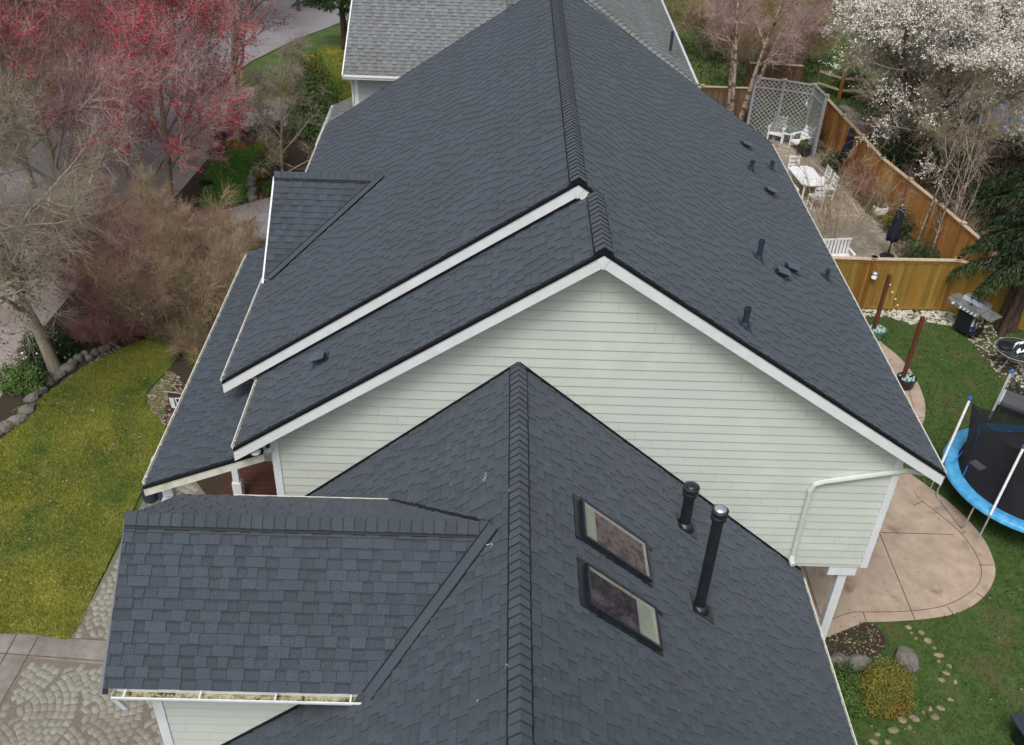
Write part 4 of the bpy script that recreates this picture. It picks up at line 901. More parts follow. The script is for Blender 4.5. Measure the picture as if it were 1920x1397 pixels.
fence('wooden_fence', 'olive brown cedar fence behind the gas grill and the wooden posts', [(9.4, 26.42), (11.44, 26.42), (14.05, 26.50), (15.6, 25.7), (18.5, 24.4)], ztop, 'fence_olive', 5, posts=2.5)
bf = G(1310, 163, ztop); bf2 = G(1420, 166, ztop)
fence('wooden_fence', 'brown weathered fence behind the birch trunks, left of the lattice screen', [(bf.x-4.5, bf.y), (bf2.x, bf2.y)], ztop, 'fence_brown', 6)
e1 = G(1446, 150, 1.6); e2 = G(1528, 148, 1.6)
fence('wooden_fence', 'dark old fence beyond the lattice screen', [(e1.x-.5, e1.y+2.5), (e2.x, e2.y+2.0)], 1.5, 'fence_brown', 7, post_h=0)
# post and rail fence in the meadow
t = thing('rail_fence', 'low post and rail fence in the meadow behind the lattice screen', 'fence', tuple(G(1570, 186)))
a = G(1528, 172); b = G(1572, 187); c_ = G(1640, 190)
for i, (p, r, m_) in enumerate(((a, .07, 'fence_brown'), (b, .09, 'fence'), (c_, .08, 'fence_brown'))):
    mb = MB(); mb.box((p.x, p.y, .6), (r*1.6, r*1.6, 1.2)); mb.build('post', m_, t)
for z in (.45, 1.0):
    for p, q in ((a, b), (b, c_)):
        mb = MB(); mb.beam(p+Vector((0, 0, z)), q+Vector((0, 0, z)), .04, .1); mb.build('rail', 'cap_wood', t)
# lattice screen
HL = 2.6
lp = [G(u, v, HL) for u, v in ((1418, 144), (1471.6, 150), (1528, 158.6), (1550, 178.7))]
t = thing('lattice_screen', 'tall grey L-shaped lattice privacy screen around the white garden chairs', 'screen', (lp[1].x, lp[1].y, 0))
for p in lp:
    mb = MB(); mb.box((p.x, p.y, HL/2), (.12, .12, HL)); q = mb.build('post', 'lattice', t)
    mb = MB(); mb.box((p.x, p.y, HL+.02), (.19, .19, .04)); mb.build('post_cap', 'lattice', q)
for a, b in zip(lp[:-1], lp[1:]):
    a = Vector((a.x, a.y, 0)); b = Vector((b.x, b.y, 0)); d = b-a; L_ = d.length; d.normalize(); nrm = Vector((-d.y, d.x, 0)); mb = MB(); Z = Vector((0, 0, 1))
    E_ = edges_of([(0.06, .1), (L_-.06, .1), (L_-.06, HL-.06), (.06, HL-.06)]); sp_ = .135; wd = .038
    for sg_, off in ((1, .006), (-1, -.006)):
        k = -40
        while k*sp_ < L_+HL+3:
            s = k*sp_*1.414-(0 if sg_ > 0 else 0); k += 1
            x0, z0_ = s-3.5, -3.5
            q = [(s-3.6, -3.6), (s-3.6+wd*1.414, -3.6), (s+3.6+wd*1.414, 3.6), (s+3.6, 3.6)]
            q = [(x if sg_ > 0 else L_-x, z) for x, z in q]
            c = clip([(x, z, 0) for x, z in q], E_)
            if len(c) >= 3:
                f = [a+d*p[0]+Z*p[1]+nrm*off for p in c]; mb.prism(f, nrm*.005)
    mb.build('lattice_panel', 'lattice', t)
    mb = MB(); mb.beam(a+Z*(HL-.03), b+Z*(HL-.03), .07, .07); mb.build('top_rail', 'lattice', t)
    mb = MB(); mb.beam(a+Z*(HL-.42), b+Z*(HL-.42), .05, .05); mb.build('middle_rail', 'lattice', t)
p = G(1513, 190, 2.1); mb = MB(); mb.lathe((p.x, p.y, 2.02), [(.10, -.09), (.085, -.02), (.05, .04), (.02, .08)], 16); mb.tube([(p.x, p.y, 2.1), (p.x+.05, p.y+.05, 2.2), (lp[2].x, lp[2].y-.06, 2.22)], .014, 6)
tag(mb.build('lantern', 'galv'), 'small metal bell lamp hanging in the corner of the lattice screen', 'lamp')
# ================================================================== YARD THINGS
def F(rz): return Matrix.Rotation(rz, 3, 'Z')
# white garden armchair (low, slatted) --------------------------
def armchair(loc, rz, label):
    t = thing('garden_chair', label, 'garden chair', loc, rz, 'white slatted chairs in the courtyard')
    mb = MB()
    for i in range(6): mb.box((0, -.22+i*.088, .37-.012*i), (.52, .075, .022))
    mb.build('seat', 'white_plastic', t, local=True)
    mb = MB(); R3 = Matrix.Rotation(R_(-18), 3, 'X')
    for i in range(4): mb.box((0, .26+i*.045, .46+i*.135), (.54, .02, .115), m=R3)
    for x in (-.25, .25): mb.beam((x, .24, .3), (x, .47, .98), .04, .03)
    mb.build('backrest', 'white_plastic', t, local=True)
    for x in (-.31, .31):
        mb = MB(); mb.box((x, 0.02, .6), (.09, .62, .025)); mb.build('armrest', 'white_plastic', t, local=True)
        for y in (-.26, .30):
            mb = MB(); mb.box((x*.95, y, .295), (.05, .05, .59)); mb.build('leg', 'white_plastic', t, local=True)
    mb = MB(); mb.box((0, -.26, .32), (.56, .025, .07)); mb.build('apron', 'white_plastic', t, local=True)
    return t
a = G(1458, 262); armchair((a.x-.1, a.y, 0), R_(-25), 'white slatted garden armchair left of the low white side table')
a = G(1497, 280); armchair((a.x, a.y, 0), R_(-62), 'white slatted garden armchair behind the black potted plant')
a = G(1478, 270)
t = thing('side_table', 'low white side table holding a green bowl, between two white armchairs', 'table', (a.x, a.y+.15, 0), R_(-20))
mb = MB()
for i in range(5): mb.box((-.2+i*.1, 0, .43), (.09, .46, .02))
mb.build('tabletop', 'white_plastic', t, local=True)
for x in (-.2, .2):
    for y in (-.2, .2):
        mb = MB(); mb.box((x, y, .21), (.04, .04, .42)); mb.build('leg', 'white_plastic', t, local=True)
mb = MB(); mb.lathe((a.x+.02, a.y+.17, .445), [(.10, 0), (.16, .03), (.19, .09), (.175, .09), (.14, .04), (.02, .02)], 20)
tag(mb.build('bowl', 'sage'), 'sage green bowl on the low white side table', 'bowl')
# dining set ----------------------------------------------------
def dchair(loc, rz, label):
    t = thing('dining_chair', label, 'dining chair', loc, rz, 'white dining chairs around the courtyard table')
    mb = MB()
    for i in range(6): mb.box((0, -.19+i*.078, .44), (.44, .068, .02))
    mb.build('seat', 'white_plastic', t, local=True)
    mb = MB()
    for z in (.58, .72, .88): mb.box((0, .235+(z-.5)*.1, z), (.40, .018, .09))
    mb.build('backrest', 'white_plastic', t, local=True)
    for x in (-.2, .2):
        mb = MB(); mb.box((x, -.2, .215), (.038, .038, .43)); mb.build('leg', 'white_plastic', t, local=True)
        mb = MB(); mb.beam((x, .2, 0), (x, .28, .94), .038, .038); mb.build('leg', 'white_plastic', t, local=True)
    mb = MB()
    for x in (-.2, .2): mb.box((x, 0, .18), (.022, .4, .03))
    mb.box((0, -.2, .18), (.38, .022, .03)); mb.build('stretcher', 'white_plastic', t, local=True)
    return t
tc = G(1517, 334, .74); cz = [G(u, v, .74) for u, v in ((1486, 314), (1518, 314), (1543, 344), (1507, 346))]
c = sum((Vector(p) for p in cz), Vector())/4; dv = (cz[2]-cz[1]); tr = math.atan2(dv.y, dv.x)
tL, tWd = 1.75, .95
tt = thing('dining_table', 'long white dining table with chamfered corners in the courtyard', 'table', (c.x, c.y, 0), tr)
mb = MB(); k = .18; ring = [(-tL/2+k, -tWd/2), (tL/2-k, -tWd/2), (tL/2, -tWd/2+k), (tL/2, tWd/2-k), (tL/2-k, tWd/2), (-tL/2+k, tWd/2), (-tL/2, tWd/2-k), (-tL/2, -tWd/2+k)]
mb.prism([(x, y, .715) for x, y in ring], (0, 0, .03)); mb.build('tabletop', 'white_plastic', tt, local=True)
mb = MB(); mb.box((0, 0, .67), (tL-.3, tWd-.25, .08)); mb.build('apron', 'white_plastic', tt, local=True)
for x in (-tL/2+.2, tL/2-.2):
    for y in (-tWd/2+.16, tWd/2-.16):
        mb = MB(); mb.box((x, y, .33), (.06, .06, .64)); mb.build('leg', 'white_plastic', tt, local=True)
def tp(x, y): q = F(tr) @ Vector((x, y, 0)); return (c.x+q.x, c.y+q.y, 0)
dchair(tp(-tL/2-.28, 0), tr+R_(90), 'white dining chair at the far end of the courtyard table')
dchair(tp(tL/2+.28, 0), tr-R_(90), 'white dining chair at the near end of the courtyard table, seen from behind')
dchair(tp(-.35, -tWd/2-.2), tr+R_(180), 'white dining chair nearest the house roof, far one of its side')
dchair(tp(.4, -tWd/2-.2), tr+R_(180), 'white dining chair beside the roof gutter, near one of its side')
dchair(tp(-.3, tWd/2+.22), tr, 'farther white dining chair on the bed side of the courtyard table')
dchair(tp(.4, tWd/2+.22), tr, 'nearer white dining chair on the bed side of the courtyard table')
# slatted bench behind the near fence
a = G(1572, 487, .4)
t = thing('garden_bench', 'white slatted bench just behind the near fence', 'bench', (a.x-.2, a.y+.1, 0), R_(8))
mb = MB()
for i in range(11): mb.box((-.6+i*.12, .22, .72), (.07, .02, .5))
mb.box((0, .22, .98), (1.34, .03, .06)); mb.build('backrest', 'white_plastic', t, local=True)
mb = MB()
for i in range(5): mb.box((0, -.2+i*.1, .43), (1.34, .08, .02))
mb.build('seat', 'white_plastic', t, local=True)
for x in (-.66, .66):
    mb = MB(); mb.box((x, 0, .62), (.08, .5, .03)); mb.build('armrest', 'white_plastic', t, local=True)
    for y in (-.2, .22):
        mb = MB(); mb.box((x, y, .31), (.06, .06, .6)); mb.build('leg', 'white_plastic', t, local=True)
# pots
a = G(1505, 291)
t = thing('potted_plant', 'round black pot with a small green plant beside the lattice screen', 'potted plant', (a.x, a.y, 0))
mb = MB(); mb.lathe((0, 0, 0), [(.20, 0), (.27, .12), (.28, .38), (.30, .40), (.27, .41), (.25, .36), (.02, .35)], 24); mb.build('pot', 'black_metal', t, True, local=True)
POT_PLANTS = [(t, .38, .25, 'leaf_green', 260)]
a = G(1648, 406)
t = thing('planter', 'round white planter bowl with dark soil at the edge of the courtyard', 'planter', (a.x, a.y+.1, 0))
mb = MB(); mb.lathe((0, 0, 0), [(.16, 0), (.27, .1), (.31, .24), (.27, .40), (.245, .40), (.27, .26), (.02, .24)], 24); mb.build('pot', 'white_trim', t, True, local=True)
mb = MB(); mb.lathe((0, 0, .33), [(.255, 0), (.01, .03)], 20); mb.build('soil', 'soil', t, local=True)
# closed parasols
def parasol(u, v, top, hgt, label, lean=(0, 0)):
    b = G(u, v); t = thing('parasol', label, 'parasol', (b.x, b.y, 0), 0, 'closed dark parasols')
    mb = MB(); mb.tube([(0, 0, 0), (lean[0], lean[1], hgt+.03)], .024, 10); mb.build('pole', 'black_metal', t, local=True)
    mb = MB(); mb.lathe((0, 0, 0), [(.25, 0), (.25, .05), (.05, .08), (.035, .3)], 20); mb.build('base', 'black_metal', t, local=True)
    rn = random.Random(u); n = 22; rings = []; m2 = MB()
    prof = [(.05, .78), (.16, .74), (.19, .95), (.17, 1.15), (.13, 1.4), (.115, 1.7), (.12, 2.0), (.09, 2.2), (.07, 2.26), (.02, 2.28)]
    for r, z in prof:
        z = z*hgt/2.28; i = len(m2.v); rings.append(i); k = z/hgt
        for j in range(n):
            aa = 2*math.pi*j/n; rr = r*(1+.22*math.cos(j*math.pi*8/n*1.0+z*2)*(1 if r > .06 else 0))*rn.uniform(.93, 1.07)
            m2.v.append((lean[0]*k+rr*math.cos(aa), lean[1]*k+rr*math.sin(aa), z+(rn.uniform(-.04, .04) if r < .2 and z < 1.0 else 0)))
    for k in range(len(rings)-1):
        for j in range(n): m2.f.append((rings[k]+j, rings[k]+(j+1) % n, rings[k+1]+(j+1) % n, rings[k+1]+j)); m2.t.append(1.0)
    m2.build('canopy', 'navy_cloth', t, True, local=True)
    mb = MB(); mb.lathe((lean[0], lean[1], hgt), [(.05, 0), (.045, .03), (.01, .05)], 12); mb.build('finial', 'galv', t, local=True)
parasol(1663, 482, None, 1.95, 'closed dark blue parasol standing near the white planter bowl', (.02, 0))
parasol(1578, 322, None, 1.85, 'closed dark blue parasol beside the long cedar fence', (0, 0))
# timber posts in planters ---------------------------------------
for (t0, b0, hh, lab) in (((1665, 514), (1634, 632), 2.15, 'farther reddish wooden post, rising from a teal planter'), ((1723, 594), (1688, 724), 2.3, 'nearer reddish wooden post rising from a black planter on the curved patio')):
    b = G(*b0); t = thing('wooden_post', lab, 'post', (b.x, b.y, 0), R_(8), 'wooden posts beside the curved patio')
    mb = MB(); mb.box((0, 0, hh/2), (.095, .095, hh), tint=(1, 1, 1)); mb.build('shaft', 'redwood', t, local=True)
    mb = MB(); mb.box((0, 0, hh+.004), (.09, .09, .008)); mb.build('top', 'redwood', t, local=True)
    q = thing('planter', ('teal' if hh < 2.2 else 'black')+' tub of pale glass lumps around the '+('farther' if hh < 2.2 else 'nearer')+' wooden post', 'planter', (b.x+.10, b.y-.02, 0))
    mb = MB(); mb.lathe((0, 0, 0), [(.17, 0), (.23, .05), (.25, .30), (.27, .32), (.245, .33), (.235, .28), (.2, .27), (.2, .0)], 24); mb.build('pot', 'sage' if hh < 2.2 else 'black_metal', q, True, local=True)
    rn = random.Random(3); mb = MB()
    for i in range(46):
        a = rn.uniform(0, 6.28); r = rn.uniform(.03, .2); s = rn.uniform(.03, .06)
        mb.box((r*math.cos(a), r*math.sin(a), .30+rn.uniform(0, .03)), (s, s*.8, s*.7), rn.uniform(0, 3), m=Matrix.Rotation(rn.uniform(0, 3), 3, (rn.random(), rn.random(), 1)))
    mb.build('glass_lumps', 'teal_glass', q, local=True)
# bird feeder on the fence, solar lights
a = YP(1641, 512, 26.28); t = thing('bird_feeder', 'white cylinder bird feeder with metal lid hanging at the olive fence', 'bird feeder', tuple(a))
mb = MB(); mb.lathe((0, 0, 0), [(.09, -.18), (.085, -.17), (.085, -.02)], 18); mb.build('body', 'white_plastic', t, True, local=True)
mb = MB(); mb.lathe((0, 0, 0), [(.11, -.02), (.10, .02), (.03, .06)], 18); mb.build('lid', 'steel', t, True, local=True)
mb = MB(); mb.tube([(0, 0, .06), (0, .05, .16), (0, .14, .2)], .006, 6); mb.build('hook', 'black_metal', t, local=True)
for i, (u, v) in enumerate(((1669, 534), (1673, 548), (1679, 561), (1683, 572))):
    p = YP(u, v, 26.34); t = MB(); t.lathe(p, [(.005, -.02), (.028, -.008), (.03, .01), (.01, .02)], 10, ax=Matrix.Rotation(R_(90), 3, 'X'))
    tag(t.build('fence_light', 'white_trim'), ('topmost', 'second from the top', 'third from the top', 'lowest')[i]+' of four tiny white knobs slanting down the olive fence', 'fence light', 'knobs on the olive fence')
for i, (u, v, hh, lab) in enumerate(((1709, 602, .38, 'small black stake light standing in the chips by the olive fence'), (1724, 621, .3, 'small dark garden stake right of the nearer wooden post'))):
    b = G(u, v); t = thing('garden_light', lab, 'garden light', (b.x, b.y, 0))
    mb = MB(); mb.tube([(0, 0, 0), (0, 0, hh)], .012, 6); mb.build('stake', 'black_metal', t, local=True)
    mb = MB(); mb.lathe((0, 0, hh), [(.03, -.06), (.06, -.02), (.065, 0), (.02, .03)], 12); mb.build('lamp_head', 'sage' if i else 'black_metal', t, local=True)
# gas grill -------------------------------------------------------
b = G(1813, 628)
t = thing('gas_grill', 'gas barbecue grill with silver lid and black cart in front of the fence', 'grill', (b.x, b.y+.1, 0), R_(-58))
mb = MB(); mb.hexa([(-.32, -.25, .12), (.32, -.25, .12), (.32, .25, .12), (-.32, .25, .12), (-.32, -.25, .16), (.32, -.25, .16), (.32, .25, .16), (-.32, .25, .16)])
mb.box((-.31, 0, .47), (.02, .48, .62)); mb.build('cart', 'black_metal', t, local=True)
mb = MB(); mb.box((-.05, -.245, .47), (.5, .012, .6)); mb.build('cart_door', 'black_metal', t, local=True)
for x, y in ((.31, -.23), (.31, .23), (-.31, .23)):
    mb = MB(); mb.box((x, y, .45), (.04, .04, .74)); mb.build('leg', 'black_metal', t, local=True)
for x in (-.3, .3):
    mb = MB(); mb.tube([(x, .1, .07), (x+.04, .1, .07)], .07, 14); mb.build('wheel', 'black_metal', t, local=True)
mb = MB(); mb.box((0, 0, .86), (.70, .52, .12)); mb.build('firebox', 'black_metal', t, local=True)
mb = MB(); mb.hexa([(-.62, -.32, .83), (.36, -.32, .83), (.36, -.25, .80), (-.62, -.25, .80), (-.62, -.34, .95), (.36, -.34, .95), (.36, -.25, .97), (-.62, -.25, .97)]); cp = mb.build('control_panel', 'steel', t, local=True)
for x in (-.52, -.25, -.12, .01, .14, .27):
    mb = MB(); mb.tube([(x, -.33, .89), (x, -.375, .89)], .03, 12); mb.build('knob', 'white_trim', cp, local=True)
mb = MB()
prof = [(-.27, .93), (-.285, 1.02), (-.24, 1.13), (-.14, 1.22), (0, 1.25), (.14, 1.21), (.23, 1.1), (.25, .93)]
mb.prism([(-.36, y, z) for y, z in prof], (.72, 0, 0)); ld = mb.build('lid', 'steel', t, local=True)
mb = MB(); mb.tube([(-.28, -.33, 1.05), (.28, -.33, 1.05)], .014, 8); mb.box((-.27, -.3, 1.05), (.02, .06, .02)); mb.box((.27, -.3, 1.05), (.02, .06, .02)); mb.build('handle', 'galv', ld, local=True)
mb = MB(); mb.lathe((0, -.262, 1.11), [(.035, 0), (.035, .012), (.004, .014)], 14, ax=Matrix.Rotation(R_(55), 3, 'X')); mb.build('thermometer', 'black_metal', ld, local=True)
for s in (-1, 1):
    mb = MB(); mb.box((s*.58, 0, .945), (.40, .48, .025)); mb.box((s*.58, -.24, .92), (.40, .02, .05)); mb.build('side_shelf', 'steel', t, local=True)
mb = MB(); mb.lathe((.08, 0, .17), [(.10, 0), (.15, .03), (.155, .27), (.11, .34), (.05, .37)], 20)
tag(mb.build('gas_tank', 'white_plastic', t, True, local=True), 'white propane tank with a blue band'); 
mb = MB(); mb.lathe((.08, 0, .17), [(.158, .07), (.158, .2)], 20); mb.build('tank_label', 'blue_plastic', t, local=True)
# round glass table with things on it ------------------------------
b = G(1893, 655, .7)
t = thing('patio_table', 'round glass patio table with metal rim at the right edge of the photo', 'table', (b.x+.25, b.y, 0)); tbx = Vector((b.x+.25, b.y, 0))
mb = MB(); mb.lathe((0, 0, 0), [(.60, .705), (.60, .712), (.01, .712)], 40); mb.build('glass_top', 'table_glass', t, local=True)
mb = MB(); mb.tube([(.615*math.cos(a*math.pi/20), .615*math.sin(a*math.pi/20), .70) for a in range(41)], .016, 8, caps=False); mb.build('rim', 'galv', t, local=True)
for k in range(4):
    a = k*math.pi/2+.4; mb = MB(); mb.tube([(.2*math.cos(a), .2*math.sin(a), .69), (.26*math.cos(a), .26*math.sin(a), .4), (.52*math.cos(a), .52*math.sin(a), .02)], .015, 8); mb.build('leg', 'galv', t, local=True)
mb = MB(); mb.tube([(.25*math.cos(a*math.pi/12), .25*math.sin(a*math.pi/12), .42) for a in range(25)], .01, 6, caps=False); mb.build('brace_ring', 'galv', t, local=True)
mb = MB(); mb.lathe(tbx+Vector((-.36, .08, .715)), [(.16, 0), (.21, .03), (.22, .09), (.20, .10), (.14, .12), (.01, .13)], 26); tag(mb.build('covered_pan', 'black_metal', None, True), 'round black covered pan on the left of the glass table', 'pan')
rn = random.Random(8); mb = MB(); Q = []
nx, ny = 14, 10
for i in range(nx+1):
    for j in range(ny+1):
        x = -.22+.46*i/nx; y = -.24+.44*j/ny; h_ = .04+.20*max(0, 1-((x-.02)**2+(y)**2)/.055)+.022*math.sin(i*1.9+j*.7)+.02*math.cos(j*2.2-i)
        mb.v.append((tbx.x+x+.02*math.sin(j*1.3), tbx.y+y+.1*x, .72+max(.005, h_)))
mw = MB(); mw.v = list(mb.v)
for i in range(nx):
    for j in range(ny):
        f = (i*(ny+1)+j, (i+1)*(ny+1)+j, (i+1)*(ny+1)+j+1, i*(ny+1)+j+1); zig = (j+int(2.2*abs(((i/3.2) % 2)-1))) % 5
        (mw if zig in (0, 1) else mb).f.append(f); (mw if zig in (0, 1) else mb).t.append(1.0)
t2 = thing('throw_blanket', 'crumpled black blanket with white zigzag stripes lying on the glass table', 'blanket', tuple(tbx+Vector((0, 0, .72))))
mb.build('cloth', 'navy_cloth', t2, True); mw.build('zigzag_stripe', 'white_plastic', t2, True)
# trampoline ------------------------------------------------------
TC = Vector((12.9, 17.62, 0)); TR = 2.02; TZ = .86
t = thing('trampoline', 'round trampoline with bright blue pad and black net at the right edge', 'trampoline', tuple(TC))
def ringpts(r, z, n=48, a0=0, a1=2*math.pi): return [(r*math.cos(a0+(a1-a0)*i/n), r*math.sin(a0+(a1-a0)*i/n), z) for i in range(n+1)]
mb = MB(); mb.lathe((0, 0, TZ-.015), [(TR-.27, 0), (TR-.27, .004), (.01, .004)], 48); mb.build('jumping_mat', 'black_mesh', t, local=True)
mb = MB(); rn = random.Random(4); n = 72
prof = [(TR-.30, .02), (TR-.26, .045), (TR-.05, .05), (TR+.03, .02), (TR+.04, -.06)]; rings = []
for r, z in prof:
    rings.append(len(mb.v))
    for j in range(n):
        a = 2*math.pi*j/n; k = .012*math.sin(j*5.1)+.01*rn.uniform(-1, 1); mb.v.append(((r+k)*math.cos(a), (r+k)*math.sin(a), TZ+z+k*.8))
for k in range(len(rings)-1):
    for j in range(n): mb.f.append((rings[k]+j, rings[k]+(j+1) % n, rings[k+1]+(j+1) % n, rings[k+1]+j)); mb.t.append(1.0)
mb.build('safety_pad', 'blue_pad', t, True, local=True)
mb = MB(); mb.tube(ringpts(TR-.02, TZ-.04), .022, 8, caps=False); mb.build('frame_ring', 'galv', t, local=True)
# W shaped legs
def loc(p): return Vector(p)-TC
feet = [(loc(G(1757, 908)), loc(G(1777, 962)), loc(G(1797, 925, .5))), (loc(G(1838, 1005)), loc(G(1838, 1012)), loc(G(1925, 1045)))]
an0 = math.atan2(feet[0][1].y, feet[0][1].x)
for k in range(4):
    a = an0+k*math.pi/2; w_ = .30
    def rp(aa, r, z): return (r*math.cos(aa), r*math.sin(aa), z)
    mb = MB(); mb.tube([rp(a-w_, TR-.03, TZ-.06), rp(a-w_, TR+.03, .22), rp(a-w_+.02, TR+.03, .07), rp(a-w_+.07, TR, .025), rp(a+w_-.07, TR, .025), rp(a+w_-.02, TR+.03, .07), rp(a+w_, TR+.03, .22), rp(a+w_, TR-.03, TZ-.06)], .021, 8)
    mb.build('leg', 'galv', t, local=True)
poles = []
for (u0, v0, u1, v1) in ((1819, 748, 1766, 868), (1897, 696, 1855, 785), (1920, 838, 1857, 965)):
    q = G(u1, v1, TZ+.02); p0 = loc(q); p1 = loc(G(u0, v0, 2.45)); p1 = p0+(p1-p0)*1.0; poles.append((p0, p1))
for k in range(3):
    a = [math.atan2(p[0].y, p[0].x) for p in poles]
base_a = sorted(math.atan2(p[0].y, p[0].x) % 6.283 for p in poles)
for extra in (-.15, .75): poles.append((Vector((TR*1.03*math.cos(extra), TR*1.03*math.sin(extra), TZ)), Vector((TR*1.0*math.cos(extra), TR*1.0*math.sin(extra), 2.45))))
for p0, p1 in poles:
    d = (p1-p0).normalized(); lo_ = p0-d*(p0.z-.25)/d.z
    mb = MB(); mb.tube([p0, p1], .030, 10); q = mb.build('net_pole', 'white_plastic', t, local=True)
    mb = MB(); mb.tube([lo_, p0], .02, 8); mb.build('pole_socket', 'galv', q, local=True)
    mb = MB(); mb.lathe(p1, [(.03, -.05), (.045, -.03), (.045, .02), (.03, .055), (.01, .06)], 12); mb.build('pole_cap', 'blue_plastic', q, True, local=True)
# net: hangs inside the poles, sagging between them
po = sorted(poles, key=lambda p: math.atan2(p[1].y, p[1].x)); mb = MB()
for i in range(len(po)):
    A, B = po[i], po[(i+1) % len(po)]; n = 10
    for k in range(n):
        def colm(s):
            top = A[1].lerp(B[1], s); inn = .80+.16*abs(2*s-1)**1.5; sag = .42*(1-(2*s-1)**2)
            tp_ = Vector((top.x*inn, top.y*inn, 2.36-sag))
            aa = math.atan2(A[0].y, A[0].x); bb = math.atan2(B[0].y, B[0].x)
            if bb < aa: bb += 2*math.pi
            an = aa+(bb-aa)*s; bt = Vector(((TR-.30)*math.cos(an), (TR-.30)*math.sin(an), TZ)); md = tp_.lerp(bt, .5)*.97; md.z = (tp_.z+bt.z)/2
            return tp_, md, bt
        c0, c1 = colm(k/n), colm((k+1)/n)
        mb.poly([c0[0], c0[1], c1[1], c1[0]]); mb.poly([c0[1], c0[2], c1[2], c1[1]])
mb.build('safety_net', 'net', t, local=True)
mb = MB(); q = loc(G(1833, 872, TZ)); mb.box((q.x, q.y, TZ+.002), (.34, .24, .004), R_(-62)); mb.build('warning_label', 'white_plastic', t, local=True)
mb = MB(); mb.tube([loc(G(1842, 778, 1.7)), loc(G(1825, 850, TZ+.4)), loc(G(1806, 892, TZ+.1))], .012, 6); mb.tube([loc(G(1842, 778, 1.7)), loc(G(1810, 840, TZ+.35)), loc(G(1788, 868, TZ+.1))], .01, 6); mb.build('net_strap', 'blue_plastic', t, local=True)
# grey lounger behind the trampoline
a = G(1905, 745, .5); t = thing('sun_lounger', 'grey cushioned lounger partly seen behind the trampoline net', 'lounger', (a.x+.5, a.y-.3, 0), R_(-35))
mb = MB(); mb.box((0, 0, .36), (1.9, .66, .07)); mb.build('cushion', 'siding_grey', t, local=True)
mb = MB(); mb.box((0, 0, .30), (1.95, .7, .04)); mb.build('frame', 'galv', t, local=True)
for x in (-.85, .85):
    for y in (-.3, .3):
        mb = MB(); mb.box((x, y, .14), (.04, .04, .28)); mb.build('leg', 'galv', t, local=True)
# dark fire pit table in the bottom right corner
a = G(1901, 1341, .55); t = thing('fire_table', 'dark square metal fire table cut off at the lower right corner', 'fire pit', (a.x+.42, a.y-.36, 0), R_(10))
mb = MB(); mb.box((0, 0, .55), (.86, .86, .04)); mb.build('tabletop', 'slate_metal', t, local=True)
mb = MB(); mb.box((0, 0, .28), (.62, .62, .5)); mb.build('base', 'black_metal', t, local=True)
mb = MB(); mb.lathe((0, 0, .571), [(.2, 0), (.2, .01), (.01, .012)], 24); mb.build('burner_cover', 'black_metal', t, local=True)
# ================================================================== FRONT THINGS
# banner flag by the porch
p0 = G(312, 741, 1.0); t = thing('garden_flag', 'black garden banner with white emblem hanging beside the porch roof', 'flag', (p0.x, p0.y, 0))
A = G(314, 735, 1.25); ex = (G(345, 739, 1.25)-A).normalized()*1; dn_ = Vector((0, 0, -1))
def fl(x, z, o=0): return A+ex*x+dn_*z+Vector((0, -.01-o, 0))
mb = MB()
n = 10
for i in range(n):
    for j in range(n):
        w_, hh = .86, 1.1; q = [(i, j), (i+1, j), (i+1, j+1), (i, j+1)]
        mb.poly([fl(a_*w_/n, b_*hh/n)+Vector((0, .03*math.sin(a_*.9)*(b_/n), 0)) for a_, b_ in q])
mb.build('banner_cloth', 'flag_black', t)
mb = MB()
def stroke(x0, z0, x1, z1, w_=.035): mb.beam(fl(x0, z0, .035), fl(x1, z1, .035), .006, w_, up=(ex*-(z1-z0)+Vector((0, 0, -(x1-x0)))) if False else Vector((0, 0, 1)) if abs(x1-x0) > abs(z1-z0) else ex)
mb.prism([fl(.02, .14, .04), fl(.14, .12, .04), (fl(.16, .44, .04)), fl(.05, .45, .04)], (0, .004, 0))
for (x0, z0, x1, z1) in ((.18, .13, .78, .10), (.18, .13, .24, .46), (.30, .20, .74, .17), (.30, .20, .36, .44), (.42, .26, .70, .24), (.42, .26, .46, .40), (.24, .46, .56, .64), (.56, .64, .78, .34), (.36, .42, .54, .52), (.54, .52, .68, .34), (.42, .34, .60, .33)):
    stroke(x0, z0, x1, z1)
for k in range(2):
    for aa in range(14):
        a0, a1 = aa*math.pi/7, (aa+1)*math.pi/7; cx = .17+k*.22
        mb.beam(fl(cx+.07*math.cos(a0), .80+.09*math.sin(a0), .035), fl(cx+.07*math.cos(a1), .80+.09*math.sin(a1), .035), .03, .03)
mb.build('emblem', 'flag_white', t)
mb = MB(); mb.tube([fl(-.09, -.012), fl(.95, -.02)], .014, 8); mb.tube([fl(.93, -.02), Vector((fl(.93, 0).x, fl(.93, 0).y, 0))], .014, 8); mb.build('flag_pole', 'galv', t)
# teal lantern / ball by the lawn edge
a = G(290, 868, .45); t = thing('garden_globe', 'pale teal glass globe on a stand beside the porch gutter', 'ornament', (a.x+.1, a.y, 0))
mb = MB(); mb.lathe((0, 0, .52), [(.02, -.17), (.1, -.14), (.16, -.06), (.175, .0), (.16, .07), (.1, .14), (.02, .17)], 20); mb.build('globe', 'teal_glass', t, True, local=True)
mb = MB(); mb.lathe((0, 0, 0), [(.14, 0), (.12, .03), (.04, .06), (.04, .3), (.08, .36)], 16); mb.build('stand', 'stone', t, local=True)
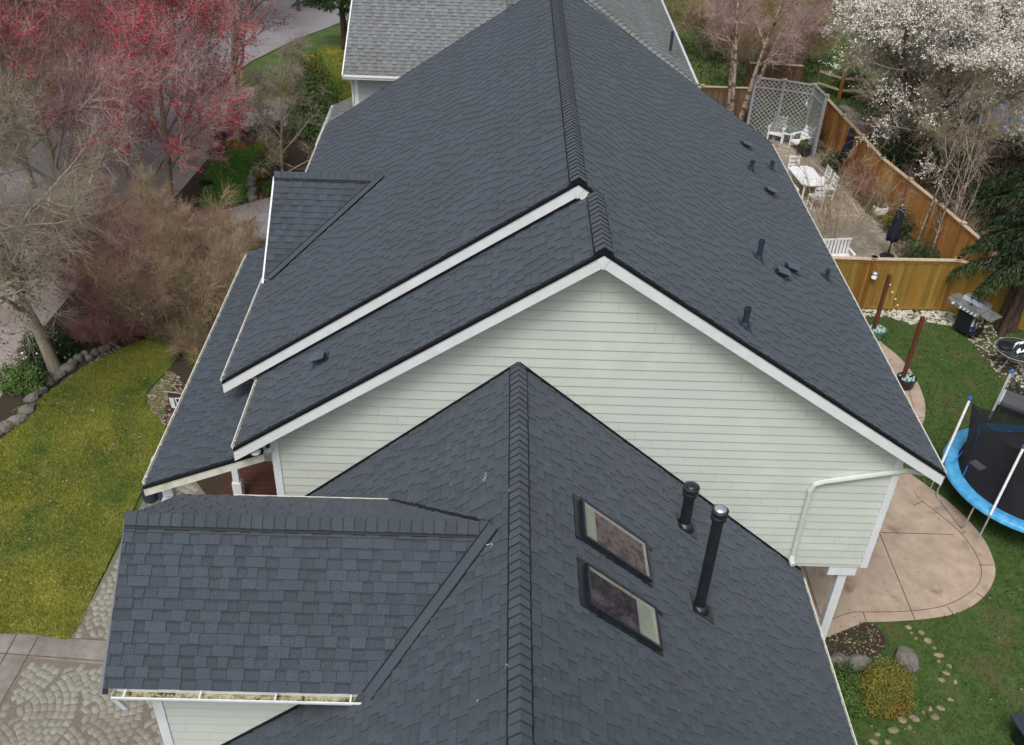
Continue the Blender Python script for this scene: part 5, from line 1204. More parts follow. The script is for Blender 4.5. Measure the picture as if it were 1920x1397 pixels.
# two dark tall planters at the front walk
for (u, v, lab) in ((280, 927, 'dark slate rounded planter under the porch eave, at the walk edge'), (308, 924, 'dark slate rounded planter nearer the porch post')):
    a = G(u, v, .2); t = thing('planter', lab, 'planter', (a.x, a.y, 0), R_(12), 'dark planters on the front walk')
    mb = MB(); mb.lathe((0, 0, 0), [(.09, 0), (.15, .06), (.17, .2), (.15, .34), (.16, .37), (.14, .37), (.02, .33)], 22); mb.build('pot', 'slate_metal', t, True, local=True)
    mb = MB(); mb.lathe((0, 0, .345), [(.135, 0), (.01, .01)], 16); mb.build('soil', 'soil', t, local=True)
# silver car in the side drive, seen through the shrubs
a = G(500, 500); CZ = a
t = thing('parked_car', 'silver car half hidden behind brown bare shrubs beside the porch roof', 'car', (a.x+.5, a.y+.2, 0), R_(6))
mb = MB(); prof = [(-2.2, .35), (-2.25, .62), (-2.1, .82), (-1.3, .92), (-.75, 1.40), (.65, 1.42), (1.35, .98), (2.1, .86), (2.25, .6), (2.2, .33)]
for s in (-1,):
    m0 = [(x, -.86, z) for x, z in prof]; mb.prism(m0, (0, 1.72, 0))
mb.build('body', 'car_paint', t, local=True)
mb = MB()
for y in (-.868, .862): mb.prism([(-1.15, y, .95), (1.15, y, .97), (.6, y, 1.34), (-.7, y, 1.33)], (0, .006, 0))
mb.prism([(-1.24, -.74, .985), (-1.24, .74, .985), (-.80, .70, 1.385), (-.80, -.70, 1.385)], (-.012, 0, .01)); mb.prism([(1.27, -.74, 1.05), (1.27, .74, 1.05), (.72, .70, 1.40), (.72, -.70, 1.40)], (.012, 0, .01)); mb.build('window', 'car_glass', t, local=True)
for x in (-1.35, 1.35):
    for y in (-.8, .8):
        mb = MB(); mb.tube([(x, y-.1, .33), (x, y+.1, .33)], .33, 20); w_ = mb.build('wheel', 'black_metal', t, local=True)
        mb = MB(); mb.tube([(x, y-.105, .33), (x, y+.105, .33)], .2, 14); mb.build('rim', 'galv', w_, local=True)
# blue tarp heap behind the blossoms
a = G(1895, 205, .6); t = MB(); rn = random.Random(2)
t.lathe((a.x, a.y, 0), [(1.3, 0), (1.25, .5), (.9, 1.1), (.3, 1.35), (.02, 1.4)], 14)
t.v = [(x+rn.uniform(-.12, .12), y+rn.uniform(-.12, .12), z+rn.uniform(-.06, .06)*(z > .1)) for x, y, z in t.v]
tag(t.build('tarp_heap', 'blue_tarp'), 'bright blue tarp glimpsed behind the white blossoming tree', 'tarp')
# stones -----------------------------------------------------------
def rock(name, c, sx, sy, sz, rz, seed, m='stone', label=None, cat='rock', group=None, tint=1.0):
    rn = random.Random(seed); import bmesh
    b = bmesh.new(); bmesh.ops.create_icosphere(b, subdivisions=2, radius=1)
    mb = MB(); q = F(rz)
    dirs = [Vector((rn.uniform(-1, 1), rn.uniform(-1, 1), rn.uniform(-.3, 1))).normalized() for _ in range(9)]
    for v in b.verts:
        p = v.co.copy()
        for d in dirs:
            k = p.dot(d)-.74
            if k > 0: p -= d*k*.85
        p *= rn.uniform(.95, 1.05); w_ = q @ Vector((p.x*sx, p.y*sy, p.z*sz)); mb.v.append((w_.x+c[0], w_.y+c[1], w_.z+c[2]))
    for f in b.faces: mb.f.append(tuple(v.index for v in f.verts)); mb.t.append((tint, tint, tint))
    b.free(); o = mb.build(name, m); tag(o, label, cat, group); return o
wall_px = [(-14, 812, 22), (8, 800, 20), (30, 786, 20), (52, 766, 18), (60, 745, 16), (75, 730, 15), (93, 712, 20), (108, 702, 17), (127, 690, 17), (136, 680, 12), (148, 671, 14), (160, 664, 10), (168, 670, 10), (178, 661, 10), (190, 655, 11), (202, 650, 9), (213, 643, 8)]
rn = random.Random(5)
pos_w = ['at the lower left photo edge', 'second from the lower left photo edge', 'third from the lower left photo edge', 'beside the pale green plants', 'beside the pink flowers', 'just above the pink flowers', 'widest, below the pale tree trunk', 'broad, directly below the pale tree trunk', 'just right of the pale trunk foot']
for i, (u, v, s) in enumerate(wall_px):
    a = G(u, v, .08); k = s/100*1.15
    rock('wall_stone', (a.x, a.y, .07), k*1.25, k*.95, .12+.05*rn.random(), rn.uniform(.6, 1.1), 50+i, label='%s flat grey edging stone of the curved front lawn, counting from the lower left' % ORD[i], cat='edging stone', group='edging stones along the curved front lawn', tint=rn.uniform(.8, 1.05))
for i, (u, v) in enumerate(((486, 297), (482, 306), (478, 316), (474, 325), (471, 335), (470, 345), (474, 356), (470, 364), (473, 371))):
    a = G(u, v, .1); rock('border_stone', (a.x, a.y, .08), .16, .2, .16, rn.uniform(0, 3), 80+i, label='small rough stone bordering the small green lawn, %s along its row' % ('farthest', 'second', 'third', 'fourth', 'fifth', 'sixth', 'seventh', 'eighth', 'nearest')[i], cat='edging stone', group='border stones of the small lawn')
for (u, v, sx, sy, lab) in ((1571, 1243, .27, .2, 'rounded grey boulder nearest the roof gutter in the back bed'), (1608, 1244, .27, .2, 'rounded grey boulder left of the golden shrub'), (1700, 1237, .22, .34, 'pale craggy rock right of the golden shrub')):
    a = G(u, v, .1); rock('boulder', (a.x, a.y, .12), sx, sy, .2, .2, u, label=lab, group='boulders of the back bed', cat='boulder')
st = [(1703, 1176, 14, 8), (1727, 1186, 15, 8), (1709, 1187, 8, 5), (1717, 1197, 8, 5), (1740, 1202, 16, 12), (1752, 1215, 9, 6), (1760, 1228, 20, 9), (1760, 1240, 8, 7), (1780, 1249, 13, 8), (1774, 1262, 20, 8), (1765, 1275, 14, 8), (1791, 1279, 8, 8), (1782, 1312, 13, 6), (1764, 1328, 16, 8), (1744, 1329, 8, 8), (1731, 1336, 7, 7), (1754, 1345, 17, 11), (1715, 1347, 20, 11), (1691, 1350, 18, 13), (1705, 1364, 9, 8), (1675, 1369, 23, 11), (1645, 1377, 12, 8), (1638, 1391, 16, 9), (1664, 1391, 13, 9)]
for i, (u, v, a_, b_) in enumerate(st):
    p = G(u, v); k = .0092
    big = 'broad' if a_ > 15 else 'small' if a_ < 10 else 'middling'
    where = 'the upper group right of the boulder' if v < 1215 else 'the outer bend of the arc' if v < 1290 else 'the lower run toward the gutter'
    rock('stepping_stone', (p.x, p.y, -.0), a_*k*.62, b_*k*.8, .035, rn.uniform(-.5, -.1), 120+i, m='tan_stone', label='%s tan stepping stone of the arc in the back lawn, counting from the patio' % ORD[i], cat='stepping stone', group='tan stepping stones curving through the lawn', tint=rn.uniform(.85, 1.05))
for i, (u, v, s) in enumerate(((1586, 203, 1), (1598, 215, 1.2), (1607, 230, 1), (1590, 222, .8), (1600, 240, .9), (1690, 312, .8), (1700, 318, .6))):
    p = G(u, v, .2); rock('stone_block', (p.x, p.y, .15), .42*s, .3*s, .2, rn.uniform(-.5, .5), 160+i, label='pale stone of the rubble pile behind the fence, %s' % ('topmost', 'largest in the middle', 'below the middle', 'left one', 'lowest of the upper pile', 'left of the lone pair', 'smallest of the lone pair')[i], cat='stone', group='rubble stones behind the long fence')
# ================================================================== VEGETATION
def seg_mesh(name, segs, m, parent, tint=None, off=None, sides=3):
    S = np.array(segs, np.float64); P0, P1, r0, r1 = S[:, 0:3], S[:, 3:6], S[:, 6], S[:, 7]
    d = P1-P0; L_ = np.linalg.norm(d, axis=1, keepdims=True); d = d/np.maximum(L_, 1e-6)
    ref = np.where(np.abs(d[:, 2:3]) < .9, np.array([[0, 0, 1.]]), np.array([[1., 0, 0]])); x = np.cross(d, ref); x /= np.linalg.norm(x, axis=1, keepdims=True); y = np.cross(d, x)
    out = []
    for k in range(sides):
        a = 2*math.pi*k/sides; o_ = x*math.cos(a)+y*math.sin(a); out.append((P0+o_*r0[:, None], P1+o_*r1[:, None]))
    V_ = np.stack([o[0] for o in out]+[o[1] for o in out], 1).reshape(-1, 3); b = np.arange(len(S))[:, None]*(2*sides)
    F_ = np.concatenate([b+np.array([k, (k+1) % sides, sides+(k+1) % sides, sides+k]) for k in range(sides)], 0)
    return npmesh(name, V_, F_, m, parent, None if tint is None else np.tile(tint, sides), off)
def leaf_mesh(name, P, D, size, m, parent, rng, off=None, aspect=.6, tri=False, tint=None, droop=0.0):
    """flat leaves at P, roughly facing D"""
    n = len(P); D = D+rng.normal(0, .55, (n, 3)); D[:, 2] += .35; D /= np.linalg.norm(D, axis=1, keepdims=True)
    r = rng.normal(0, 1, (n, 3)); r[:, 2] -= droop; x = np.cross(D, r); x /= np.maximum(np.linalg.norm(x, axis=1, keepdims=True), 1e-6); y = np.cross(D, x)
    s = size*rng.uniform(.6, 1.4, (n, 1)); x, y = x*s*aspect, y*s
    if tri: V_ = np.stack([P-x*.5, P+x*.5, P+y], 1); k = 3
    else: V_ = np.stack([P-y*.5, P+x*.5, P+y*.5, P-x*.5], 1); k = 4
    t = rng.uniform(.65, 1.2, n) if tint is None else tint
    return npmesh(name, V_.reshape(-1, 3), np.arange(n*k).reshape(n, k), m, parent, t, off)
def grow(rng, base, height, trunk_r, trunk_h=.25, n=(14, 8, 6, 4), ang=(38, 42, 45, 45), ratio=(.55, .5, .45, .5), up=(.05, .12, .1, .08), wig=(.05, .10, .14, .18), lean=(0, 0), start=None, multi=1, spread=.0, thin=.0):
    segs = []; tips = []
    nl = len(n)
    st = []
    for q in range(multi):
        a = 2*math.pi*(q+rng.random()*.6)/max(multi, 1); sp_ = spread*(.6+.6*rng.random()) if multi > 1 else 0
        d = np.array([lean[0]+math.sin(sp_)*math.cos(a), lean[1]+math.sin(sp_)*math.sin(a), math.cos(sp_)]); d /= np.linalg.norm(d)
        b = np.array(base, float)+np.array([math.cos(a), math.sin(a), 0])*(trunk_r*1.2 if multi > 1 else 0)
        st.append((b, d, height*(.85+.25*rng.random() if multi > 1 else .92), trunk_r*(1 if multi == 1 else .8), 0))
    while st:
        p, d, L_, r, lv = st.pop(); step = max(.07, L_/(9 if lv == 0 else 5 if lv == 1 else 3 if lv == 2 else 2)); k = max(2, int(round(L_/step))); step = L_/k
        pts = [p]; dirs = [d]
        for i in range(k):
            d = d+rng.normal(0, wig[min(lv, len(wig)-1)], 3); d[2] += up[min(lv, len(up)-1)]; d /= np.linalg.norm(d)
            q = p+d*step; f0, f1 = i/k, (i+1)/k; rr = lambda f: max(.0028, r*(1-.82*f)) if lv else max(.004, r*(1-.88*f**.9))
            segs.append((*p, *q, rr(f0), rr(f1), lv)); p = q; pts.append(p); dirs.append(d)
        tips.append((*p, *d, lv))
        if lv < nl:
            m = n[lv]; f_0 = trunk_h if lv == 0 else .18
            for j in range(m):
                f = f_0+(1-f_0)*((j+rng.random())/m); i = min(k-1, int(f*k)); t = f*k-i
                q = pts[i]*(1-t)+pts[i+1]*t; dd = dirs[i+1]; a = math.radians(ang[lv])*rng.uniform(.65, 1.25)
                ax = np.cross(dd, rng.normal(0, 1, 3)); ax /= max(1e-6, np.linalg.norm(ax)); c, s = math.cos(a), math.sin(a); nd = dd*c+np.cross(ax, dd)*s
                if lv == 0 and nd[2] < .1: nd[2] = abs(nd[2])*.5+.1
                LL = L_*ratio[lv]*(1-.45*f)*rng.uniform(.7, 1.15) if lv else height*ratio[0]*(1-.62*(f-f_0)/(1-f_0+.01))*rng.uniform(.7, 1.15)
                rc = max(.0032, min(r*(1-.82*f)*.75, r*.55)*(.9 if lv else .8)); st.append((q, nd/np.linalg.norm(nd), LL, rc, lv+1))
    return np.array(segs), np.array(tips)
def twiglets(segs, rng, n, ln, up=.15, r=.005, minlv=1, sp=.9):
    """fine last-order twigs, each of three short pieces, sprouting all over the crown"""
    src = segs[segs[:, 8] >= minlv]; wgt = (src[:, 8]-minlv+1)**1.2; wgt /= wgt.sum(); k = rng.choice(len(src), n, p=wgt); f = rng.random((n, 1))
    p = src[k, 0:3]*(1-f)+src[k, 3:6]*f; d = src[k, 3:6]-src[k, 0:3]; d /= np.linalg.norm(d, axis=1, keepdims=True)
    d = d+rng.normal(0, sp*.6, (n, 3)); d[:, 2] += up; d /= np.linalg.norm(d, axis=1, keepdims=True); L_ = ln*rng.uniform(.4, 1.5, (n, 1)); out = []
    rr = [r, r*.8, r*.6, r*.4]
    for i in range(3):
        q = p+d*L_/3; out.append(np.concatenate([p, q, np.full((n, 1), rr[i]), np.full((n, 1), rr[i+1]), np.full((n, 1), 9.)], 1)); p = q; d = d+rng.normal(0, .22, (n, 3)); d[:, 2] += up*.5; d /= np.linalg.norm(d, axis=1, keepdims=True)
    return np.concatenate(out)
def bare_tree(name, label, cat, base, height, seed, trunk_r=.13, bark='bark', twig='twig_brown', bud=None, nbud=0, bsize=.04, group=None, budlv=3, budzone=None, twk=1.0, tw=None, **kw):
    rng = np.random.default_rng(seed); t = thing(name, label, cat, tuple(base), 0, group); off = tuple(base)
    segs, tips = grow(rng, base, height, trunk_r, **kw)
    if tw: segs = np.concatenate([segs, twiglets(segs, rng, *tw)])
    lv = segs[:, 8]
    big = segs[lv <= 1]; small = segs[lv >= 2]; tr = segs[lv == 0]; lim = segs[lv == 1]
    seg_mesh('trunk', big, bark, t, rng.uniform(.85, 1.1, len(big)), off, 7)
    if len(small):
        small = small.copy(); small[:, 6:8] *= twk; seg_mesh('twigs', small, twig, t, rng.uniform(.75, 1.2, len(small)), off, 3)
    if bud and nbud:
        s2 = segs[lv >= budlv]; k = rng.integers(0, len(s2), nbud); f = rng.random((nbud, 1)); P = s2[k, 0:3]*(1-f)+s2[k, 3:6]*f+rng.normal(0, .015, (nbud, 3))
        if budzone is not None: P = P[budzone(P, rng)]
        leaf_mesh('buds' if bud != 'blossom' else 'blossoms', P, rng.normal(0, 1, (len(P), 3)), bsize, bud, t, rng, off, .8)
    return t, segs
clump = lambda P, f, ph: (np.sin(P[:, 0]*f+ph)*np.cos(P[:, 1]*f*1.1+ph*2)+np.sin(P[:, 2]*f*1.3+ph*3)*.8)
red = lambda thr: (lambda P, rng: (clump(P, 1.1, 1.0)+rng.normal(0, .5, len(P))) > thr)
# street maples with red buds
mp = 'red budding maples along the street'
KW = dict(n=(20, 10, 7, 3), ang=(46, 42, 42, 45), ratio=(.62, .50, .45, .5), up=(.02, .09, .07, .05))
def maple(label, u, v, h, seed, r, bark, twg, nb, bs, thr, th, ntw=11000, lean=(0, 0), name='maple_tree', bud='bud_red'):
    bare_tree(name, label, 'tree', G(u, v), h, seed, r, bark, twg, bud, int(nb*1.6), bs, mp, budzone=red(thr), trunk_h=th, twk=1.0, tw=(int(ntw*1.1), .55, .18, .0042, 2), budlv=9, lean=lean, **KW)
maple('red budding maple at the end of the planted strip, straight pale trunk', 445, 262, 8.8, 11, .17, 'bark', 'bark_red', 20000, .055, .2, .24)
maple('red budding maple by the sidewalk nearest the small green lawn', 322, 384, 8.2, 12, .15, 'bark', 'bark_red', 34000, .055, -.3, .16)
maple('wide red budding maple over the street, left of the sidewalk maples', 150, 455, 8.8, 13, .16, 'bark', 'bark_red', 26000, .055, .0, .13, 12500)
maple('deep crimson maple farthest left at the top corner', 20, 262, 9.5, 14, .2, 'bark_dark', 'bud_red', 46000, .07, -1.0, .13, 10000)
maple('crimson maple across the street near the top edge', 175, 150, 8.5, 15, .16, 'bark_dark', 'bud_red', 36000, .07, -.7, .13, 9166)
maple('far crimson maple at the top edge where the street bends', 385, 60, 7.5, 16, .16, 'bark_dark', 'bark_red', 26000, .065, -.4, .2, 9166)
maple('small rusty far maple near the top edge beside the green conifer', 560, 20, 5.5, 17, .12, 'bark_dark', 'bark_red', 12000, .05, -.2, .2, 5833)
maple('tangled tan-twigged tree rising at the left photo edge', -60, 500, 8.6, 18, .14, 'bark', 'bark', 4000, .045, .3, .12, 12500)
maple('pinkish budding maple crowding the street just left of the wide one', 60, 350, 8.6, 24, .15, 'bark', 'bark_red', 26000, .055, -.1, .14, 10000)
maple('slender red budding maple between the wide maple and the sidewalk maple', 238, 335, 8.0, 25, .12, 'bark', 'bark_red', 24000, .055, -.1, .16, 9000)
maple('red budding maple between the street bend and the sidewalk maples', 285, 235, 8.4, 19, .15, 'bark', 'bark_red', 26000, .05, -.2, .14, 10833)
# the pale trunked tree by the stone edging
bare_tree('bare_tree', 'pale trunked bare tree with brown seed clusters beside the stone lawn edging', 'tree', G(103, 692), 6.6, 21, .19, 'bark', 'bark', 'leaf_brown', 9000, .055, None, trunk_h=.30, lean=(-.20, .10), budzone=red(.2), twk=1.0, tw=(10000, .55, .05, .005, 2), budlv=9, n=(17, 10, 8, 3), ang=(62, 48, 48, 50), ratio=(.72, .5, .45, .5), up=(.0, .03, .04, .02))
# small tree by the neighbour's path
bare_tree('bare_tree', 'slim bare greyish tree between the small green lawn and the roof', 'tree', G(538, 372), 5.6, 22, .07, 'bark', 'bark', None, 0, .04, None, trunk_h=.14, n=(14, 6, 5, 2), ang=(50, 45, 45, 45), ratio=(.42, .5, .45, .5), up=(.0, .06, .05, .05), tw=(4500, .3, .1, .005, 2))
# brown thicket shrubs left of the porch roof
SK = dict(multi=9, spread=.55, n=(8, 6, 4), ang=(32, 36, 40), ratio=(.42, .5, .5), up=(.0, .05, .04), trunk_h=.25)
for i, (u, v, h_, tw, lab) in enumerate(((230, 610, 2.6, 'heather', 'reddish brown bare shrub beside the pale trunked tree'), (318, 640, 2.9, 'twig_brown', 'tan bare shrub behind the top of the mossy lawn'), (385, 622, 2.9, 'twig_brown', 'olive brown bare shrub nearest the porch gutter'), (330, 555, 2.2, 'heather', 'reddish bare shrub in the middle of the thicket'), (405, 545, 2.7, 'twig_brown', 'yellowish bare shrub beside the silver car'), (245, 520, 3.2, 'twig_brown', 'rusty bare shrub at the sidewalk side of the thicket'), (335, 480, 1.3, 'heather', 'pinkish bare shrub between sidewalk and silver car'), (410, 470, 1.1, 'heather', 'low pink bare shrub behind the silver car'), (170, 560, 2.8, 'heather', 'reddish bare shrub leaning over the sidewalk'))):
    bare_tree('bare_shrub', lab, 'shrub', G(u, v), h_, 31+i, .022, 'bark_red', tw, 'leaf_brown', 900, .04, 'bare shrubs of the front thicket', budlv=9, twk=1.0, tw=(3600, .42, .12, .004, 1), **SK)
for i, (u, v, h_, lab) in enumerate(((205, 640, 1.1, 'low reddish twigs at the foot of the thicket, nearest the pale tree trunk'), (262, 628, 1.0, 'low reddish twigs behind the stone edging end'), (300, 632, .9, 'low tan twigs at the top tip of the front lawn'), (352, 640, 1.0, 'low tan twigs between the lawn tip and the porch gutter'), (370, 662, .8, 'small tan twigs against the porch gutter'), (235, 590, 1.5, 'middling reddish twigs inside the thicket'))):
    bare_tree('bare_shrub', lab, 'shrub', G(u, v), h_, 241+i, .012, 'heather', 'heather' if i in (0, 1, 5) else 'twig_brown', 'leaf_brown', 500, .03, 'bare shrubs of the front thicket', budlv=9, twk=1.0, tw=(3500, .22, .1, .004, 1), multi=9, spread=.8, n=(8, 6, 4), ang=(36, 38, 42), ratio=(.5, .5, .5), up=(.0, .04, .03), trunk_h=.1)
# brown thicket beyond the back fence + birch clump
for i, (u, v, h_, tw, lab) in enumerate(((1418, 175, 3.6, 'twig_brown', 'brown bare thicket shrub directly behind the lattice screen'), (1465, 150, 3.4, 'twig_brown', 'greyish bare thicket shrub right of the lattice top'), (1380, 120, 3.8, 'twig_brown', 'bare thicket shrub behind the birch trunks'), (1320, 110, 3.2, 'twig_brown', 'bare thicket shrub near the neighbour roof corner'), (1440, 85, 3.8, 'twig_brown', 'tall far thicket shrub toward the meadow'), (1500, 120, 2.6, 'twig_brown', 'low thicket shrub at the meadow edge'), (1350, 60, 3.6, 'twig_brown', 'farthest thicket shrub near the top edge'), (1290, 40, 3.0, 'twig_brown', 'far bare shrub against the pale fence at the top'))):
    bare_tree('bare_shrub', lab, 'shrub', G(u, v), h_, 51+i, .03, 'bark', tw, 'leaf_brown', 500, .05, 'bare shrubs of the back thicket', budlv=9, twk=1.2, tw=(4200, .45, .12, .0055, 1), **SK)
bare_tree('birch_tree', 'river birch with three peeling pinkish trunks behind the roof edge', 'tree', G(1372, 250), 9.0, 61, .15, 'bark_birch', 'bark_red', None, 0, .04, None, multi=4, spread=.24, n=(9, 6, 5, 3), ang=(34, 40, 44, 45), ratio=(.28, .5, .45, .5), up=(.02, .06, .05, .04), trunk_h=.3, twk=1.1, tw=(9000, .4, .05, .006, 2))
for i, (u, v, h_, lab) in enumerate(((1742, 486, 4.6, 'leftmost of the three slender birches inside the courtyard fence corner'), (1763, 490, 4.2, 'middle one of the three slender birches inside the courtyard fence corner'), (1776, 492, 3.6, 'rightmost of the three slender birches inside the courtyard fence corner'))):
    bare_tree('young_birch', lab, 'tree', G(u, v), h_, 71+i, .05, 'bark_birch', 'bark', None, 0, .04, 'young birches in the courtyard corner', n=(9, 5, 4), ang=(40, 42, 45), ratio=(.36, .5, .5), up=(.05, .08, .05), trunk_h=.12, wig=(.03, .1, .14, .18), twk=1.4)
for i, (u, v, h_, lab) in enumerate(((1735, 402, 6.0, 'pale slender trunk leftmost behind the long fence'), (1782, 420, 6.2, 'pale slender trunk second from left behind the long fence'), (1797, 412, 5.6, 'pale slender trunk rightmost behind the long fence'))):
    p = G(u, v-70 if i < 3 else v); p = G(u, v, 1.6); bare_tree('young_birch', lab, 'tree', (p.x+.25, p.y+.5, 0), h_, 81+i, .05, 'bark_birch', 'bark', None, 0, .04, 'slender trees behind the long fence', n=(8, 5, 4), ang=(28, 42, 45), ratio=(.3, .5, .5), up=(.05, .08, .05), trunk_h=.45, wig=(.03, .1, .14, .18), twk=1.3)
bare_tree('bare_shrub', 'olive bare multi-stemmed shrub beside the right gutter, in front of the white dining table', 'shrub', G(1553, 482), 3.4, 91, .03, 'bark', 'twig_brown', None, 0, .04, None, multi=10, spread=.42, n=(7, 4, 3), ang=(30, 36, 40), ratio=(.38, .5, .5), up=(.0, .05, .04), trunk_h=.2, tw=(1500, .3, .1, .005, 2))
for i, (u, v, h_, lab) in enumerate(((1598, 358, 1.4, 'reddish bare shrub beside the farther parasol'), (1622, 385, 1.2, 'low reddish twiggy shrub at the foot of the long fence'), (1645, 398, .9, 'small brown twiggy shrub behind the white planter bowl'), (1660, 380, 1.3, 'reddish twigs against the long fence panel'))):
    bare_tree('bare_shrub', lab, 'shrub', G(u, v), h_, 95+i, .012, 'heather', 'heather', 'leaf_green' if i == 2 else None, 500, .04, 'reddish twiggy shrubs of the courtyard bed', budlv=2, twk=1.2, **SK)
# meadow trees
bare_tree('bare_tree', 'dark thick trunked tree standing in the meadow at the top', 'tree', G(1541, 48), 7.5, 101, .3, 'bark_dark', 'bark', None, 0, .04, None, n=(14, 7, 6, 4), ang=(50, 44, 45, 45), ratio=(.5, .5, .45, .5), trunk_h=.12, twk=1.3, up=(.02, .08, .06, .05), tw=(7000, .5, .1, .006, 2))
# blossoming plums: short arching shoots crowded with flowers
def plum(label, base, height, seed, nb, thr, rad=1.0, lean=(0, 0), ntw=15000):
    rng = np.random.default_rng(seed); t = thing('plum_tree', label, 'tree', tuple(base), 0, 'white blossoming plum trees'); off = tuple(base)
    segs, tips = grow(rng, base, height, .17, n=(18, 9, 7, 3), ang=(66, 50, 48, 45), ratio=(.76*rad, .52, .48, .55), up=(.0, .045, .03, .02), trunk_h=.2, lean=lean); lv = segs[:, 8]
    seg_mesh('trunk', segs[lv <= 1], 'bark_dark', t, None, off, 7)
    tl = twiglets(segs, rng, ntw, .55, .12, .006, 2); s2 = np.concatenate([segs[lv >= 2], tl]); seg_mesh('twigs', s2, 'bark', t, rng.uniform(.7, 1.15, len(s2)), off, 3)
    c = (tl[:, 0:3]+tl[:, 3:6])/2; keep = (clump(c, .85, seed)+.6*clump(c, 2.1, seed+1)+rng.normal(0, .22, len(c))+.08*(c[:, 2]-height*.5)) > thr
    s3 = tl[keep]; k = rng.integers(0, len(s3), nb); f = rng.random((nb, 1)); P = s3[k, 0:3]*(1-f)+s3[k, 3:6]*f+rng.normal(0, .022, (nb, 3))
    leaf_mesh('blossoms', P, rng.normal(0, 1, (nb, 3)), .052, 'blossom', t, rng, off, .9, tint=rng.uniform(.82, 1.05, nb))
    k = rng.integers(0, len(tl), nb//4); P = tl[k, 0:3]+rng.normal(0, .04, (len(k), 3)); leaf_mesh('leaves', P, rng.normal(0, 1, (len(k), 3)), .045, 'leaf_gold' if seed % 2 else 'leaf_green', t, rng, off, .6)
plum('largest white blossoming plum, leaning over the long fence', G(1722, 372), 7.2, 111, 170000, -.15, 1.05, ntw=20000)
plum('white blossoming plum at the upper left of the blossoms, by the meadow', G(1665, 225), 6.0, 112, 90000, .3, .9)
plum('white blossoming plum at the top right corner, behind the blue tarp', G(1885, 170), 7.2, 113, 90000, .2, 1.0)
plum('white blossoming plum between the two back ones, above the blue tarp', G(1790, 250), 6.4, 115, 120000, .0, .95)
plum('small white blossom spray before the dark conifer on the right edge', G(1950, 400), 4.4, 114, 24000, .3, .8, ntw=9000)
bare_tree('bare_tree', 'greyish bare tree above the blossoms at the top right', 'tree', G(1780, 60), 8.5, 121, .2, 'bark', 'bark', 'leaf_yellow', 3500, .06, None, n=(16, 8, 7, 4), ang=(45, 44, 45, 45), ratio=(.5, .5, .45, .5), trunk_h=.15, twk=1.3, up=(.02, .08, .06, .05), tw=(9000, .6, .1, .007, 2))
# conifers with drooping fronds
def conifer(name, label, base, height, rad, seed, nb=60, density=1.0, z0=.15, droop=.5, m='needle', lenz=.16, flat=1.0, bare=.0):
    rng = np.random.default_rng(seed); t = thing(name, label, 'tree', tuple(base)); off = tuple(base); base = np.array(base)
    tr = []; p = base.copy(); k = 10
    for i in range(k):
        q = base+np.array([rng.normal(0, .04), rng.normal(0, .04), height*(i+1)/k]); tr.append((*p, *q, max(.02, .02*height*1.3*(1-i/k)**.8), max(.015, .02*height*1.3*(1-(i+1)/k)**.8))); p = q
    seg_mesh('trunk', tr, 'bark_dark', t, None, off, 9)
    br = []; P = []; D = []
    for b in range(nb):
        f = z0+(1-z0)*((b+rng.random())/nb); a = b*2.399+rng.normal(0, .3); L_ = rad*(1-f)**.7*rng.uniform(.75, 1.15)+.15; z = height*f; n = 9
        d = np.array([math.cos(a), math.sin(a), .25]); q = base+np.array([0, 0, z]); side = np.array([-math.sin(a), math.cos(a), 0])
        for i in range(n):
            g_ = i/n; d2 = d.copy(); d2[2] = .28-droop*2.0*g_; d2 /= np.linalg.norm(d2); q2 = q+d2*(L_/n); br.append((*q, *q2, .03*(1-g_)*height/8+.006, .03*(1-g_-1/n)*height/8+.006))
            if i >= 1:
                m_ = int(7*density)
                for s in range(m_):     # side sprays: hanging feathery shoots
                    sg_ = 1 if s % 2 else -1; wl = (.42*(1-g_)+.12)*L_*rng.uniform(.4, .9)*.62; c = q+(q2-q)*rng.random(); dir_ = side*sg_*rng.uniform(.5, 1)+d2*rng.uniform(.4, .9)+np.array([0, 0, -.35*droop*2]); dir_ /= np.linalg.norm(dir_)
                    nn = max(3, int(wl/.075))
                    tt = np.linspace(0, 1, nn)[:, None]; pts = c+dir_*wl*tt+np.array([0, 0, -1.])*(tt**2)*wl*droop*.8
                    P.append(pts); D.append(np.repeat(dir_[None]+np.array([[0, 0, -.4*droop]]), nn, 0))
            q = q2
    seg_mesh('branches', br, 'bark_dark', t, None, off, 4)
    P = np.concatenate(P); D = np.concatenate(D); n = len(P); rep = 3
    P = np.repeat(P, rep, 0)+rng.normal(0, .025, (n*rep, 3)); D = np.repeat(D, rep, 0)+rng.normal(0, .35, (n*rep, 3)); D /= np.linalg.norm(D, axis=1, keepdims=True)
    x = np.cross(D, rng.normal(0, 1, (len(D), 3))); x /= np.linalg.norm(x, axis=1, keepdims=True); s = lenz*rng.uniform(.6, 1.3, (len(D), 1))
    V_ = np.stack([P-x*s*.16, P+x*s*.16, P+D*s], 1)
    npmesh('foliage', V_.reshape(-1, 3), np.arange(len(P)*3).reshape(-1, 3), m, t, rng.uniform(.6, 1.25, len(P)), off)
    return t
conifer('conifer_tree', 'dark drooping conifer hanging over the fence behind the gas grill', G(1893, 618), 7.4, 2.7, 131, 84, 1.2, .30, .8)
conifer('conifer_tree', 'second drooping conifer at the right edge, behind the long fence end', G(1950, 470), 7.5, 3.2, 132, 60, 1.0, .1, .6)
conifer('conifer_tree', 'dark conifer at the right edge below the blue tarp', G(1960, 330), 5.6, 2.6, 133, 50, .9, .05, .5)
conifer('conifer_tree', 'green conifer standing beside the neighbour roof at the top', G(646, 92), 7.0, 2.6, 134, 46, .9, .25, .35)
